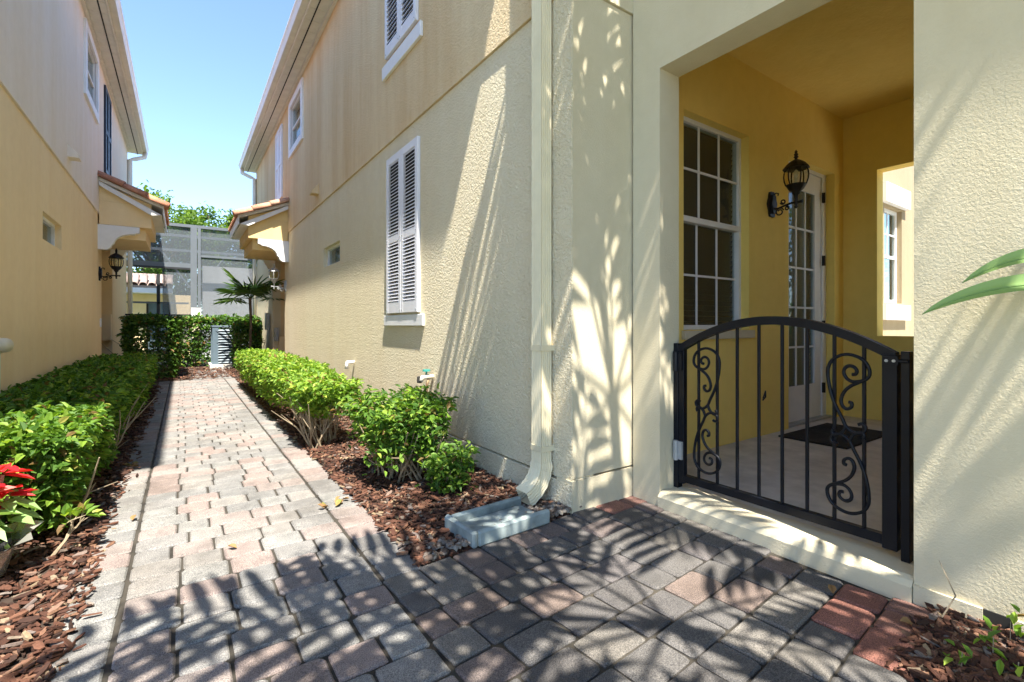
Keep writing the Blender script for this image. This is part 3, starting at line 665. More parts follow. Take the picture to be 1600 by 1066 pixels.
# splash block
sp = lthing('splash_block', 'blue grey plastic splash block open towards the downspout', 'splash block', (1.09, 1.965, 0.0), rz=R(3))
MB().box(0, .42, -.0845, .1145, 0, .034).build('tray', 'splash', sp, bevel=.006)
MB().box(.0, .435, -.115, -.085, 0, .072).build('side_rail', 'splash', sp, bevel=.009); MB().box(.0, .435, .115, .145, 0, .072).build('side_rail', 'splash', sp, bevel=.009)
MB().box(-.032, -.001, -.117, .147, 0, .077).build('end_wall', 'splash', sp, bevel=.010)

# wall lanterns
def lantern(label, loc, rz, metal, sc=1.0, glass='lampglass'):
    t = lthing('wall_lantern', label, 'lantern', loc, 'wall lanterns by the doorways', rz)
    q = lambda P: [tuple(c * sc for c in p) for p in P]
    pr = lambda P: [(a * sc, b * sc) for a, b in P]
    pl = MB()
    pts = [(.062 * math.cos(a) * (1 + .10 * math.cos(6 * a)), .112 * math.sin(a) * (1 + .06 * math.cos(6 * a))) for a in [k * math.pi / 12 for k in range(24)]]
    pl.prism(pr(pts), 'x', 0, .018 * sc).prism(pr([(a * .6, b * .72) for a, b in pts]), 'x', .018 * sc, .034 * sc); pl.build('backplate', metal, t)
    arm = MB().tube(q([(.02, 0, -.035), (.06, 0, -.045), (.11, 0, -.03), (.16, 0, -.02), (.20, 0, -.02)]), .009 * sc, 6)
    for (c0, r0, a0, tr) in (((.075, -.075), .035, 20, 1.35), ((.10, .005), .022, 200, 1.25), ((.135, -.055), .018, 10, 1.3)):
        arm.tube(q([(c0[0] + r0 * (1 - .55 * k / 14) * math.cos(R(a0) + k / 14 * tr * 6.28), 0, c0[1] + r0 * (1 - .55 * k / 14) * math.sin(R(a0) + k / 14 * tr * 6.28)) for k in range(15)]), .006 * sc, 5)
    arm.tube(q([(.02, 0, .075), (.045, 0, .09), (.065, 0, .082), (.06, 0, .066)]), .006 * sc, 5); arm.tube(q([(.20, 0, -.02), (.255, 0, -.02)]), [.008 * sc, .014 * sc], 6)
    arm.build('arm', metal, t)
    C = tuple(c * sc for c in (.205, 0, 0))
    MB().lathe(pr([(.006, -.07), (.014, -.058), (.008, -.045), (.016, -.03), (.012, 0), (.014, .035), (.03, .05), (.028, .06), (.055, .085), (.074, .118), (.078, .122)]), C, 12).build('lamp_base', metal, t, smooth=True)
    gl = MB(); gp = pr([(.070, .122), (.082, .16), (.086, .195), (.083, .225), (.075, .252)]); gl.lathe(gp, C, 12).build('globe', glass, t, smooth=True)
    rb = MB()
    for k in range(6):
        a = k * math.pi / 3 + .3; rb.tube([(C[0] + (r_ + .003 * sc) * math.cos(a), C[1] + (r_ + .003 * sc) * math.sin(a), z) for r_, z in gp], .0055 * sc, 5)
    rb.build('rib', metal, t)
    MB().tube([(C[0], C[1], .12 * sc), (C[0], C[1], .19 * sc)], [.014 * sc, .012 * sc], 8).lathe(pr([(.012, .185), (.022, .205), (.018, .23), (.004, .245)]), C, 8).build('bulb', 'bulb', t, smooth=True)
    MB().lathe(pr([(.078, .250), (.098, .252), (.094, .262), (.070, .292), (.055, .305), (.028, .322), (.012, .33), (.010, .338), (.019, .348), (.012, .358), (.017, .37), (.009, .382), (.012, .392), (.002, .408)]), C, 12).build('cap', metal, t)
    return t
lantern('dark bronze globe lantern on the porch wall beside the door', (4.13, PY, 2.03), R(-90), 'bronze', 1.0)
lantern('black globe lantern on the peach wall beneath the tiled hood', (-1.137, 10.36, 1.86), 0, 'black', 1.08)
lantern('pale weathered lantern on the cream wall beside the small palm', (WX, 10.5, 1.80), R(180), 'greymetal', 1.08)

# garden gate
gt = thing('garden_gate', 'black arched wrought iron gate with scrolls across the porch entry', 'gate', (2.32, 1.18, .085))
gx = 2.32; SQ = .013
def bar(y, z0, z1, wy_=SQ, wx=SQ, name='bar'): return MB().box(gx - wx / 2, gx + wx / 2, y - wy_ / 2, y + wy_ / 2, z0, z1).build(name, 'black', gt, bevel=.0018)
def arch(y): t = (y - 1.18) / .5; return 1.025 - .155 * t * t
bar(1.668, .115, .872, .034, .034, 'stile'); bar(.705, .115, .885, .05, .05, 'stile')
BX('bottom_rail', 'black', gt, gx - .017, gx + .017, .73, 1.651, .125, .165, bevel=.002)
ap = [(1.685 - .998 * k / 28, 0) for k in range(29)]
top = MB(); vs = []
for (yy, _) in ap:
    z = arch(yy); vs += [(gx - .021, yy, z - .02), (gx + .021, yy, z - .02), (gx + .021, yy, z + .02), (gx - .021, yy, z + .02)]
n = len(ap); top.add(vs, [(i * 4 + k, i * 4 + (k + 1) % 4, i * 4 + 4 + (k + 1) % 4, i * 4 + 4 + k) for i in range(n - 1) for k in range(4)] + [(0, 1, 2, 3), (4 * n - 4, 4 * n - 3, 4 * n - 2, 4 * n - 1)])
top.build('arched_rail', 'black', gt)
BY = [1.567, 1.457, 1.347, 1.236, 1.126, 1.017, .9075, .798]
for yy in BY: bar(yy, .165, arch(yy) - .018)
# scrolls: half figure in panel coordinates (s across, t up), the other half is its point mirror
H1 = [(680, 290), (682, 262), (700, 232), (735, 214), (772, 211), (812, 224), (836, 248), (843, 278), (832, 298), (805, 312), (770, 330), (745, 355), (734, 385), (740, 408), (757, 417), (774, 408), (775, 393), (764, 390)]
H2 = [(680, 288), (683, 320), (694, 365), (712, 410), (738, 455), (752, 482), (775, 499), (800, 503), (822, 494), (828, 476), (815, 466), (800, 470)]
H3 = [(832, 298), (810, 308), (780, 312), (757, 302), (745, 282), (749, 263), (766, 253), (785, 257), (795, 270), (790, 283), (777, 285)]
H4 = [(752, 482), (744, 500), (730, 515), (708, 523), (697, 512), (703, 500)]
def cat(P, m=5):
    out = []
    for i in range(len(P) - 1):
        p0, p1, p2, p3 = P[max(i - 1, 0)], P[i], P[i + 1], P[min(i + 2, len(P) - 1)]
        for k in range(m):
            t = k / m; out.append(tuple(.5 * ((2 * p1[j]) + (-p0[j] + p2[j]) * t + (2 * p0[j] - 5 * p1[j] + 4 * p2[j] - p3[j]) * t * t + (-p0[j] + 3 * p1[j] - 3 * p2[j] + p3[j]) * t ** 3) for j in (0, 1)))
    return out + [P[-1]]
def scroll(yc, flip):
    mb = MB()
    for H in (H1, H2, H3, H4):
        for pmir in (0, 1):
            pts = []
            for (a, b) in cat(H):
                s_ = (a - 760) / 117 * .11; t_ = (510 - b) / 593 * .66
                if pmir: s_, t_ = -s_, -t_
                if flip: s_ = -s_
                pts.append((gx - .012, yc - s_, .545 + t_))
            mb.tube(pts, .0072, 6)
    mb.build('scroll', 'black', gt, smooth=True)
scroll(1.512, True); scroll(.853, False)
for z in (.30, .80): MB().box(gx - .03, gx - .017, 1.655, 1.712, z - .05, z + .05).tube([(gx - .034, 1.692, z - .055), (gx - .034, 1.692, z + .055)], .013, 8).build('hinge', 'black' if z > .5 else 'greymetal', gt)
MB().box(gx - .034, gx - .0255, .675, .725, .845, .878).build('latch_plate', 'black', gt)
for yy in (.688, .712): MB().tube([(gx - .038, yy, .862), (gx - .033, yy, .862)], .006, 8).build('screw', 'greymetal', gt)
MB().tube([(gx - .028, .70, .862), (gx - .028, .645, .862)], .007, 6).build('latch_bolt', 'black', gt)
for (yy, a) in ((1.700, 'hinge side'), (.656, 'latch side')):
    tag(BX('gate_post', 'black', None, gx - .022, gx + .022, yy - .0145, yy + .0145, .0845, .90, bevel=.002), 'square black gate post on the ' + a + ' of the arched gate', 'post')

# neighbouring facade seen through the porch end opening
NB = thing('neighbouring_house', 'sunlit cream house wall with white trimmed window seen through the porch', 'house', (8.5, 2.6, 0))
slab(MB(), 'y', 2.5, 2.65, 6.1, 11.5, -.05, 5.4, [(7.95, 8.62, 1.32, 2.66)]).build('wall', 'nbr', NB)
slab(MB(), 'y', 2.56, 2.60, 7.951, 8.619, 1.321, 2.659, [(8.0, 8.57, 1.37, 1.96), (8.0, 8.57, 2.0, 2.61)]).build('window', 'white', NB)
for (a, b) in ((1.37, 1.96), (2.0, 2.61)): BX('pane', 'glass', NB, 8.0, 8.57, 2.58, 2.585, a, b)
BX('glazing_bar', 'white', NB, 8.27, 8.29, 2.565, 2.578, 2.0, 2.61); BX('glazing_bar', 'white', NB, 8.0, 8.57, 2.566, 2.577, 2.29, 2.31)
BX('room_back', 'dark', NB, 7.9, 8.7, 2.9, 2.95, 1.2, 2.8)
BX('window_sill', 'white', NB, 7.82, 8.75, 2.43, 2.499, 1.08, 1.29); BX('window_head', 'white', NB, 7.82, 8.75, 2.43, 2.499, 2.69, 2.95)

# ================================================================== far end: cage, fence, neighbour, trees
cg = thing('pool_cage', 'grey aluminium screened pool enclosure behind the far hedge', 'pool cage', (.6, 16, 0))
def bx(mat, nm, *a): return BX(nm, mat, cg, *a)
bx('cage', 'post', .18, .33, 15.93, 16.07, -.05, 3.72); bx('cage', 'post', .345, .42, 15.95, 16.05, -.05, 3.72)
bx('cagedark', 'post', 1.72, 1.80, 15.95, 16.05, -.05, 3.0); bx('cagedark', 'post', -1.35, -1.27, 15.95, 16.05, -.05, 3.72)
bx('cage', 'beam', -1.9, 2.6, 15.95, 16.05, 3.721, 3.80)
bx('cage', 'beam', -1.269, .179, 15.96, 16.04, 2.60, 2.72); bx('cagedark', 'beam', -1.269, .179, 15.95, 16.05, 2.55, 2.599); bx('cage', 'beam', .421, 1.719, 15.97, 16.03, 2.92, 2.98)
bx('cage', 'roof_beam', -1.9, 2.6, 18.2, 18.3, 3.78, 3.86); bx('cage', 'roof_beam', -1.9, 2.6, 19.6, 19.7, 3.5, 3.58)
MB().tube([(-.6, 19.6, 3.5), (.2, 19.6, 2.3)], .03, 5).build('brace', 'cage', cg); MB().tube([(1.3, 19.6, 3.5), (.7, 19.6, 2.6)], .03, 5).build('brace', 'cage', cg)
bx('cagedark', 'post', -.62, -.54, 17.2, 17.3, -.05, 2.5); bx('cage', 'beam', -1.9, .15, 17.2, 17.3, 1.64, 1.69)
for (a, b, c, d) in ((-1.269, .18, 2.72, 3.72), (-.45, .18, .3, 2.55), (.42, 1.72, 2.98, 3.72), (.42, 1.72, .3, 2.92), (1.8, 2.6, .3, 3.72)): bx('screen', 'screen_panel', a + .002, b - .002, 15.995, 16.0, c, d)
nh = thing('neighbour_wall', 'streaked pale wall standing behind the pool enclosure screen', 'wall', (1.9, 19, 0))
BX('wall', 'pale', nh, .55, 5.5, 19.0, 19.2, -.05, 3.0)
pv = thing('pool_house', 'peach house with tiled eave and dark sliding door beyond the enclosure', 'house', (-1.6, 22, 0))
slab(MB(), 'y', 21.0, 21.2, -6, .4, -.05, 2.1, [(-1.05, -.35, -.1, 1.85)]).build('wall', 'peach', pv)
BX('sliding_door', 'cagedark', pv, -1.05, -.35, 21.1, 21.14, -.05, 1.85); BX('door_glass', 'acgrey', pv, -.99, -.41, 21.085, 21.099, .1, 1.78); BX('side_wall', 'pale', pv, .4, .5, 19.3, 21.2, -.05, 1.6)
BX('eave', 'white', pv, -6, -.3, 20.3, 21.3, 2.11, 2.28)
prf = MB().prism([(20.3, 2.281), (21.4, 2.281), (23, 2.9), (22.9, 2.98), (20.3, 2.36)], 'x', -6, -.3).build('roof', 'paletile', pv)
tm = tile_mesh(.11, .10, 1.2).mesh('roof_tile', smooth=True); tm.materials.append(M['paletile'])
for k in range(14): link('roof_tile', tm, None, prf, ((-.38 - k * .24) * S, 20.28 * S, 2.36 * S), rot=(0, R(-20), R(90)))
fp = thing('fence_pillar', 'short cream pillar with square white cap behind the hedge', 'pillar', (.29, 14.9, 0))
BX('shaft', 'cream', fp, .2, .37, 14.8, 14.98, -.05, 1.2); BX('cap', 'white', fp, .18, .39, 14.77, 15.01, 1.201, 1.46)
fe_ = thing('metal_fence', 'black metal picket fence half hidden behind the dark hedge', 'fence', (-.6, 14.7, 0))
for z in (.15, .75, 1.25): BX('rail', 'black', fe_, -1.9, .19, 14.68, 14.72, z, z + .035)
for k in range(19): BX('picket', 'black', fe_, -1.88 + k * .11, -1.865 + k * .11, 14.693, 14.708, .0, 1.27)
# air conditioner
ac = thing('air_conditioner', 'blue grey louvred air conditioner on a concrete pad at the path end', 'air conditioner', (.86, 13.5, 0))
BX('pad', 'concrete', ac, .52, 1.22, 13.05, 13.95, -.05, .09)
BX('core', 'dark', ac, .63, 1.11, 13.2, 13.8, .1, .9)
for (x, y_) in ((.57, 13.14), (1.1, 13.14), (.57, 13.79), (1.1, 13.79)): BX('corner_post', 'acgrey', ac, x, x + .12 if x < 1 else x + .06, y_, y_ + .06, .095, .96)
lm = MB().add([(.68, 13.135, 0), (1.1, 13.135, 0), (1.1, 13.17, .05), (.68, 13.17, .05), (.68, 13.145, -.008), (1.1, 13.145, -.008), (1.1, 13.18, .045), (.68, 13.18, .045)], [(0, 1, 2, 3), (7, 6, 5, 4), (0, 4, 5, 1), (1, 5, 6, 2), (2, 6, 7, 3), (3, 7, 4, 0)]).mesh('louvre'); lm.materials.append(M['acgrey'])
for k in range(13): link('louvre', lm, None, ac, (0, 0, (.12 + k * .063) * S))
BX('base_pan', 'acgrey', ac, .57, 1.16, 13.14, 13.85, .0905, .0945); BX('top_cover', 'acgrey', ac, .56, 1.17, 13.13, 13.86, .961, 1.0, bevel=.008)

# ================================================================== planting
def hedge_leaves(x0, x1, y0, y1, z0, z1, n, L, mat, parent, near=None, inner=.25, lump=.05, taper=.1):
    mb = MB(); c = Vector(((x0 + x1) / 2, (y0 + y1) / 2, (z0 + z1) / 2))
    A = ((x1 - x0) * (y1 - y0), (y1 - y0) * (z1 - z0), (y1 - y0) * (z1 - z0), (x1 - x0) * (z1 - z0) * .8, (x1 - x0) * (z1 - z0) * .5); T = sum(A)
    for _ in range(n):
        q = random.random() * T; k = 0
        while q > A[k]: q -= A[k]; k += 1
        x = random.uniform(x0, x1); y = random.uniform(y0, y1); z = random.uniform(z0, z1)
        if k == 0: z = z1; nn = Vector((0, 0, 1))
        elif k == 1: x = x1; nn = Vector((1, 0, .3))
        elif k == 2: x = x0; nn = Vector((-1, 0, .3))
        elif k == 3: y = y0; nn = Vector((0, -1, .3))
        else: y = y1; nn = Vector((0, 1, .3))
        p = Vector((x, y, z))
        # round edges and narrow towards the ground
        hx = (x - c.x) / ((x1 - x0) / 2); hy = (y - c.y) / ((y1 - y0) / 2); tz = (z - z0) / (z1 - z0)
        p.z -= (abs(hx) ** 6 * .06 + abs(hy) ** 10 * .06) * (z1 - z0) * 1.5 if k == 0 else 0
        f = 1 - taper * (1 - tz) ** 1.5
        p.x = c.x + (p.x - c.x) * f; p.y = c.y + (p.y - c.y) * (f * .5 + .5)
        lum = noise.noise(p * 5.5) * lump + noise.noise(p * 14) * lump * .45
        p += nn * lum - nn * (random.random() ** 2) * inner * .55 + rv(.012)
        if tz < .35 and k != 0 and random.random() < (.55 - tz): continue
        d = (nn * random.uniform(.1, .9) + rv(1.0)); 
        if d.length < .1: continue
        d.z = d.z * .6 - random.uniform(0, .2)
        nrm = (Vector((0, 0, 1)) * .8 + nn * .5 + rv(.55)).normalized()
        l = L * random.uniform(.6, 1.25)
        leaf(mb, p, d, nrm, l, l * random.uniform(.42, .6))
    return mb.build('foliage', mat, parent, recalc=False)
def stems(parent, spots, h, spread, nb=6, r=.008, mat='twig'):
    mb = MB()
    for (x, y) in spots:
        for _ in range(nb):
            p = Vector((x + random.gauss(0, .03), y + random.gauss(0, .03), -.02)); a = random.uniform(0, 6.28); d = Vector((math.cos(a) * spread, math.sin(a) * spread, 1)).normalized()
            pts = [p.copy()]
            for k in range(4): d = (d + rv(.28)).normalized(); d.z = max(d.z, .2); p = p + d * (h / 4); pts.append(p.copy())
            mb.tube(pts, [r * (1 - .16 * k) for k in range(5)], 5)
            for q in pts[1:3]:
                e = (d + rv(.8)).normalized(); mb.tube([q, q + e * h * .3 + Vector((0, 0, .02))], [r * .5, r * .25], 4)
    o = mb.build('stems', mat, parent, recalc=False); o['kind'] = 'stuff'; return o
def hedge(label, cat, box_, n, L, mat, spots, group=None, nb=6, **k):
    t = thing('hedge' if cat == 'hedge' else 'shrub', label, cat, ((box_[0] + box_[1]) / 2, (box_[2] + box_[3]) / 2, 0), group)
    hedge_leaves(*box_, n, L, mat, t, **k); stems(t, spots, box_[5] * .9, .38, nb); return t
random.seed(21)
hedge('long bright green clipped hedge along the peach wall', 'hedge', (-1.06, -.42, 2.95, 6.0, .06, .51), 28000, .05, 'hedge', [(-.5 - .3 * (k % 2), 3.2 + k * .3) for k in range(9)], lump=.07)
hedge('far dark green clipped hedge along the peach wall before the tall hedge', 'hedge', (-1.04, -.37, 5.9, 9.6, .10, .54), 16000, .055, 'hedge', [(-.5 - .3 * (k % 2), 6.1 + k * .45) for k in range(8)], lump=.06)
hedge('shaggy leggy green shrub near the splash block', 'shrub', (.92, 1.42, 2.68, 3.32, .21, .51), 5200, .046, 'hedge', [(1.12, 2.95), (1.25, 2.88), (1.15, 3.1)], nb=8, taper=.45, lump=.13, inner=.6)
hedge('low sprig of green leaves at the foot of the shaggy shrub', 'shrub', (1.20, 1.46, 2.50, 2.70, .04, .24), 650, .05, 'hedge', [(1.34, 2.62)], taper=.3, lump=.05, inner=.5)
hedge('clipped yellow green shrub with bare stems beyond the hose tap', 'shrub', (.74, 1.20, 3.95, 5.2, .29, .54), 7500, .046, 'hedge2', [(.9, 4.15), (1.05, 4.3), (.92, 4.7), (1.05, 4.95)], nb=9, taper=.35, lump=.06, inner=.4)
hedge('clipped yellow green hedge beside the cream wall by the path end', 'hedge', (.74, 1.28, 5.3, 9.2, .16, .58), 13000, .055, 'hedge2', [(1.0 + .2 * (k % 2), 5.5 + k * .5) for k in range(8)], taper=.2, lump=.06)
hedge('tall dark glossy hedge block shaded in front of the metal fence', 'hedge', (-.85, -.06, 10.95, 11.7, .0, 1.16), 5200, .085, 'hedgedk', [(-.6, 11.3), (-.3, 11.3)], lump=.09, taper=.15)
hedge('tall leafy hedge in sun behind the air conditioner', 'hedge', (-.15, 1.75, 14.05, 14.6, .0, 1.2), 5200, .105, 'hedgedk', [(.2, 14.3), (.8, 14.3), (1.4, 14.3)], lump=.09, taper=.05)
hedge('leafy hedge clump between the air conditioner and the small palm', 'hedge', (1.0, 1.5, 12.55, 13.0, .0, 1.02), 2600, .085, 'hedgedk', [(1.1, 12.8), (1.4, 12.8)], lump=.08, taper=.1)

# fan palm at the path end
random.seed(8)
fpm = thing('fan_palm', 'small fan palm with one slim stem by the doorway recess', 'palm', (1.26, 12.2, 0))
MB().tube([(1.26, 12.2, 0), (1.25, 12.2, .5), (1.27, 12.2, 1.0), (1.25, 12.2, 1.62)], [.03, .028, .026, .034], 8).build('trunk', 'bark', fpm)
cr = MB(); c = Vector((1.25, 12.2, 1.6))
for k in range(13):
    a = k * 2.4 + .4; el_ = random.uniform(-.2, 1.15); d = Vector((math.cos(a) * math.cos(el_), math.sin(a) * math.cos(el_), math.sin(el_)))
    h_ = c + d * random.uniform(.22, .5); cr.tube([c, (c + h_) / 2 + Vector((0, 0, .03)), h_], .008, 4)
    side = d.cross(Vector((0, 0, 1))).normalized(); upv = side.cross(d)
    for j in range(13):
        b_ = (j - 6) / 6 * 1.9; dd_ = (d * math.cos(b_) + side * math.sin(b_) + upv * .15 - Vector((0, 0, .25))).normalized()
        leaf(cr, h_, dd_, upv + rv(.1), random.uniform(.42, .55) * (1 - .12 * abs(b_)), .04, .2, .12)
cr.build('crown', 'palm', fpm, recalc=False)

# poinsettia in a foil wrapped pot
random.seed(4)
po = thing('potted_poinsettia', 'red poinsettia in a black pot with foil wrap on the mulch', 'potted plant', (-.675, 2.69, .02))
P0 = Vector((-.675, 2.69, .02))
MB().lathe([(.075, 0), (.085, .02), (.105, .12), (.115, .125), (.115, .14), (.1, .14), (.095, .125)], P0, 16).build('pot', 'pot', po, smooth=False)
fo_ = MB(); nn_ = 22; vs = []
for k in range(nn_):
    a = 6.283 * k / nn_; r1 = .122 + .006 * (k % 2); r2 = .17 + .055 * noise.noise(Vector((math.cos(a) * 2, math.sin(a) * 2, 3))) + .018 * (k % 2)
    vs += [(P0.x + .10 * math.cos(a), P0.y + .10 * math.sin(a), .025), (P0.x + r1 * math.cos(a), P0.y + r1 * math.sin(a), .125), (P0.x + r2 * math.cos(a), P0.y + r2 * math.sin(a), .17 + .02 * math.sin(a * 3))]
fo_.add(vs, [(3 * k + j, 3 * ((k + 1) % nn_) + j, 3 * ((k + 1) % nn_) + j + 1, 3 * k + j + 1) for k in range(nn_) for j in (0, 1)]); fo_.build('foil_wrap', 'foil', po, recalc=False)
stm = MB(); red = MB(); gr = MB()
for k in range(9):
    a = k * 2.4; tip = P0 + Vector((math.cos(a) * random.uniform(.03, .13), math.sin(a) * random.uniform(.03, .13), random.uniform(.24, .36)))
    if k == 0: tip = P0 + Vector((.085, .03, .385))
    if k == 1: tip = P0 + Vector((.06, -.05, .33))
    stm.tube([P0 + Vector((0, 0, .1)), (P0 + tip) / 2 + Vector((math.cos(a) * .03, math.sin(a) * .03, .08)), tip], .006, 5)
    for j in range(8):
        b_ = j * .785 + random.uniform(-.2, .2); d = Vector((math.cos(b_), math.sin(b_), random.uniform(-.15, .45)))
        leaf(red, tip + Vector((0, 0, .004 * j)), d, Vector((0, 0, 1)) + rv(.25), random.uniform(.075, .11), random.uniform(.035, .048), .12, .2)
    for j in range(5):
        b_ = j * 1.3 + a; d = Vector((math.cos(b_), math.sin(b_), random.uniform(-.4, .2)))
        leaf(gr, tip - Vector((0, 0, random.uniform(.06, .18))), d, Vector((0, 0, 1)) + rv(.2), random.uniform(.09, .13), .055, .1, .3)
stm.build('stems', 'twig', po); red.build('red_bracts', 'red', po, recalc=False); gr.build('leaves', 'bigleaf', po, recalc=False)
tw = thing('bare_shrub', 'leggy bare twig shrub with a few leaves beside the poinsettia', 'shrub', (-.40, 2.85, 0))
tm_ = MB(); tl = MB(); q0 = Vector((-.46, 2.80, .01))
def twig(p, d, L, r, lev):
    pts = [p]; 
    for k in range(3): d = (d + rv(.25)).normalized(); p = p + d * L / 3; pts.append(p)
    tm_.tube(pts, [r, r * .85, r * .7, r * .5], 5)
    if lev:
        for _ in range(3): twig(pts[random.choice((2, 3))], (d + rv(.8)).normalized(), L * .62, r * .55, lev - 1)
    else:
        for _ in range(2): leaf(tl, p, (d + rv(.7)).normalized(), Vector((0, 0, 1)) + rv(.3), random.uniform(.04, .065), .03)
twig(q0, Vector((.35, .1, .8)), .11, .008, 2)
tm_.build('stems', 'twig', tw, recalc=False); tl.build('leaves', 'hedge2', tw, recalc=False)

# broad leaved plant beside the gate wall (only one leaf reaches into view)
bp = thing('broad_leaf_plant', 'long pointed green leaf reaching out against the cream wall beside the gate', 'plant', (1.98, -.45, 0))
def big_leaf(root, mid, tip, W, stalk):
    root, mid, tip = Vector(root), Vector(mid), Vector(tip); n = 14; vs = []; fs = []
    MB().tube([stalk, (Vector(stalk) + root) / 2 + Vector((.02, 0, .05)), root], [.016, .012, .009], 6).build('stalk', 'bigleaf', bp)
    for k in range(n + 1):
        t = k / n; p = root * (1 - t) ** 2 + mid * 2 * t * (1 - t) + tip * t * t; d = ((mid - root) * (1 - t) + (tip - mid) * t).normalized()
        b = d.cross(Vector((-.75, -.25, .6))).normalized(); u_ = b.cross(d); w_ = W * .5 * max(.0, math.sin(min(1, (t ** .85) * .95 + .05) * math.pi)) ** .8 + .0008
        vs += [p + b * w_ + u_ * w_ * .45, p + b * w_ * .5 + u_ * w_ * .12, p, p - b * w_ * .5 + u_ * w_ * .12, p - b * w_ + u_ * w_ * .45]
    for k in range(n):
        for j in range(4): fs.append((k * 5 + j, k * 5 + j + 1, k * 5 + j + 6, k * 5 + j + 5))
    lf = MB().add(vs, fs).build('leaf', 'bigleaf', bp, recalc=False, smooth=True)
    MB().tube([vs[k * 5 + 2] for k in range(n + 1)], [.006 * (1 - .8 * k / n) for k in range(n + 1)], 5).build('midrib', 'bigleaf', lf, recalc=False)
big_leaf((2.02, .06, 1.10), (1.97, .33, 1.16), (1.90, .50, 1.035), .06, (1.98, -.45, 0))
big_leaf((2.05, .05, 1.13), (2.03, .26, 1.27), (1.96, .42, 1.13), .06, (2.0, -.42, 0))
for (r_, m_, t_) in (((1.9, -.6, 1.3), (1.7, -.8, 1.7), (1.5, -1.0, 1.6)), ((2.0, -.6, 1.4), (2.0, -.9, 2.0), (1.9, -1.2, 1.9)), ((1.85, -.4, 1.5), (1.6, -.5, 2.0), (1.45, -.6, 1.9))): big_leaf(r_, m_, t_, .22, (1.98, -.45, 0))
sg = MB(); st_ = MB(); random.seed(3)
for (x, y, n_, h_) in ((2.10, .34, 9, .12), (2.13, .22, 14, .22), (1.86, .40, 6, .07), (2.0, .36, 8, .09), (1.95, .30, 5, .06)):
    for k in range(n_):
        p = Vector((x + random.gauss(0, .02), y + random.gauss(0, .02), random.uniform(.2, 1) * h_)); leaf(sg, p, rv(1) + Vector((0, 0, .4)), Vector((0, 0, 1)), random.uniform(.03, .05), .018)
    st_.tube([(x, y, 0), (x + .01, y, h_ * .7)], .0014, 4)
sd = thing('weed_seedlings', 'tiny green seedlings sprouting from the mulch beside the wall vent', 'weeds', (2.05, .3, 0)); sg.build('leaves', 'hedge2', sd, recalc=False); st_.build('stems', 'twig', sd)
tag(MB().tube([(2.10, .50, .02), (2.12, .47, .1), (2.15, .52, .19)], [.003, .003, .0015], 4).build('dry_stalk', 'twig'), 'thin dry stalk leaning on the wall base beside the step', 'twig')
# a few fallen leaves on the paving
for k, (x, y, lab) in enumerate(((1.98, .78, 'curled brown leaf on the grey paver beside the step'), (2.0, .55, 'small yellowish leaf on the red paver at the step end'), (.20, 2.45, 'reddish leaf lying in the middle of the sunlit path'), (-.21, 3.1, 'brown leaf lying on the seam of the path edge course'), (-.28, 4.3, 'dark clump of dead leaves on the shaded path edge'), (.70, 2.75, 'dry twiggy leaves on the path edge by the shaggy shrub'))):
    lb = MB()
    for j in range(1 if k < 4 else 9): leaf(lb, Vector((x, y, .008)) + Vector((random.gauss(0, .03), random.gauss(0, .03), 0)) * (j > 0), Vector((random.uniform(-1, 1), random.uniform(-1, 1), .12)), Vector((0, 0, 1)) + rv(.3), .045, .028, .4, -.1)
    tag(lb.build('fallen_leaf', 'dry', recalc=False), lab, 'leaf')

# trees beyond the cage
def tree(label, x, y, h, rx, rz, n, seed):
    random.seed(seed); t = thing('tree', label, 'tree', (x, y, 0), 'trees beyond the pool enclosure' if y > 0 else 'added trees blocking sky behind the viewer')
    tr = MB().tube([(x, y, -.1), (x + .1, y, h * .3), (x - .05, y + .1, h * .6), (x, y, h * .85)], [.22, .18, .12, .05], 8)
    cl = []
    for k in range(26):
        a = random.uniform(0, 6.28); rr = rx * random.random() ** .5; z = h - rz + random.uniform(-rz, rz) * (1 - (rr / rx) ** 2) ** .5
        c_ = Vector((x + rr * math.cos(a), y + rr * math.sin(a), z)); cl.append(c_); tr.tube([(x, y, h * random.uniform(.35, .6)), (Vector((x, y, h * .6)) + c_) / 2, c_], [.06, .04, .015], 5)
    tr.build('trunk', 'bark', t, recalc=False); mb = MB()
    for _ in range(n):
        c_ = random.choice(cl); p = c_ + Vector((random.gauss(0, 1), random.gauss(0, 1), random.gauss(0, .75))) * rx * .15
        L = random.uniform(.12, .24); leaf(mb, p, rv(1), Vector((0, 0, 1)) + rv(.6), L, L * .55)
    mb.build('crown', 'tree', t, recalc=False)
tree('light green tree rising behind the peach house hood', -1.1, 26, 6.9, 2.3, 2.0, 6500, 3)
tree('rounded light green tree rising above the middle of the pool enclosure', 1.15, 27, 6.55, 1.7, 2.0, 6500, 4)
tree('low green tree behind the cream house hood', 3.6, 28, 5.6, 2.4, 1.9, 6000, 5)
tree('dark green tree filling the view behind the enclosure screens', .0, 30, 5.0, 3.2, 2.4, 7000, 6)

struct(MB().box(5.74, 12, -6, 2.49, -.055, -.013).build('side_bounce_slab', 'drive'))  # unseen slab added outside the end opening, bounces sun into the porch
hedge('clipped hedge added beyond the porch end opening to darken window reflections', 'hedge', (10.2, 10.8, -5, 2.3, 0, 3.4), 9000, .14, 'hedgedk', [(10.5, -3 + k) for k in range(5)], lump=.1)  # unseen hedge added so the porch window reflects something dark
tree('spreading tree added out of view to block sky opposite the entry porch', 3.5, -9.5, 7.0, 3.2, 2.6, 9000, 41)  # unseen trees added behind the camera to block low sky
tree('bushy tree added out of view to block sky facing the path', -1.5, -11, 6.6, 3.2, 2.8, 9000, 42)
tree('tall tree added out of view to block sky facing the broad leaf plant', 8.0, -9, 7.0, 3.4, 2.8, 9000, 43)
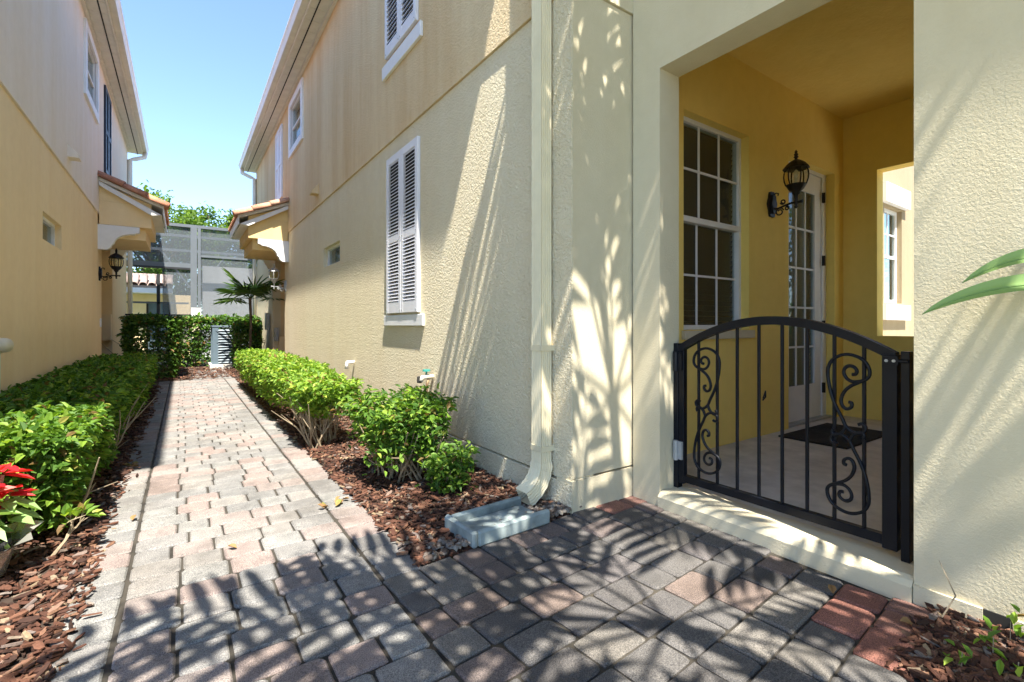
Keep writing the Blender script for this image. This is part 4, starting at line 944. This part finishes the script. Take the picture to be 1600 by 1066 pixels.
# ------------------------------------------------------------------ palms standing behind the camera (they shade the entry)
def palm(label, base, crown, fronds, seed, mat='palm'):
    random.seed(seed); t = thing('feather_palm', label, 'palm', base, 'palms shading the entry paving')
    b, c = Vector(base), Vector(crown)
    MB().tube([b - Vector((0, 0, .05)), b * .7 + c * .3 + Vector((0, -.08, 0)), b * .3 + c * .7 + Vector((0, -.06, 0)), c], [.07, .055, .05, .045], 8).build('trunk', 'bark', t)
    for (az, el_, L, drp) in fronds:
        a = R(az); d = Vector((math.cos(a) * math.cos(R(el_)), math.sin(a) * math.cos(R(el_)), math.sin(R(el_)))); mb = MB(); pts = []; n = 16
        for k in range(n + 1): s_ = k / n; pts.append(c + d * L * s_ - Vector((0, 0, drp * L * s_ * s_)))
        mb.tube(pts, [.012 * (1 - .8 * k / n) + .002 for k in range(n + 1)], 4)
        for k in range(3, n + 1):
            s_ = k / n; tg = (pts[k] - pts[k - 1]).normalized(); sd_ = tg.cross(Vector((0, 0, 1))).normalized(); ll = L * .36 * (math.sin(min(1, s_ * .9 + .12) * math.pi)) ** .6
            for sg_ in (-1, 1):
                leaf(mb, pts[k], (tg * .75 + sd_ * sg_ + Vector((0, 0, -.12)) + rv(.07)), Vector((0, 0, 1)) + rv(.15), ll * random.uniform(.9, 1.08), .058, .15, .25)
        mb.build('frond', mat, t, recalc=False)
palm('feather palm leaning over the entry paving behind the viewer', (1.9, -1.3, 0), (1.0, -.55, 3.2), [(95, 20, 1.5, .25), (130, 25, 1.6, .25), (143, 14, 1.9, .25), (150, 20, 2.1, .3), (157, 16, 1.9, .25), (178, 25, 1.5, .25), (65, 20, 1.4, .25), (210, 20, 1.3, .3), (250, 20, 1.3, .3), (300, 20, 1.3, .3), (340, 20, 1.2, .3)], 31)
palm('taller feather palm rooted in the bed by the gate wall', (1.95, -.9, 0), (1.62, .05, 4.4), [(99, 20, 1.95, .5), (106, 26, 2.0, .5), (90, 10, 1.5, .25), (115, 15, 1.4, .3), (40, 15, 1.1, .3), (10, 20, .9, .3), (170, 20, 1.3, .3), (200, 15, 1.3, .3), (100, 40, 1.3, .2), (80, -10, 1.2, .2), (270, 20, 1.2, .3), (320, 20, 1.0, .3)], 32)
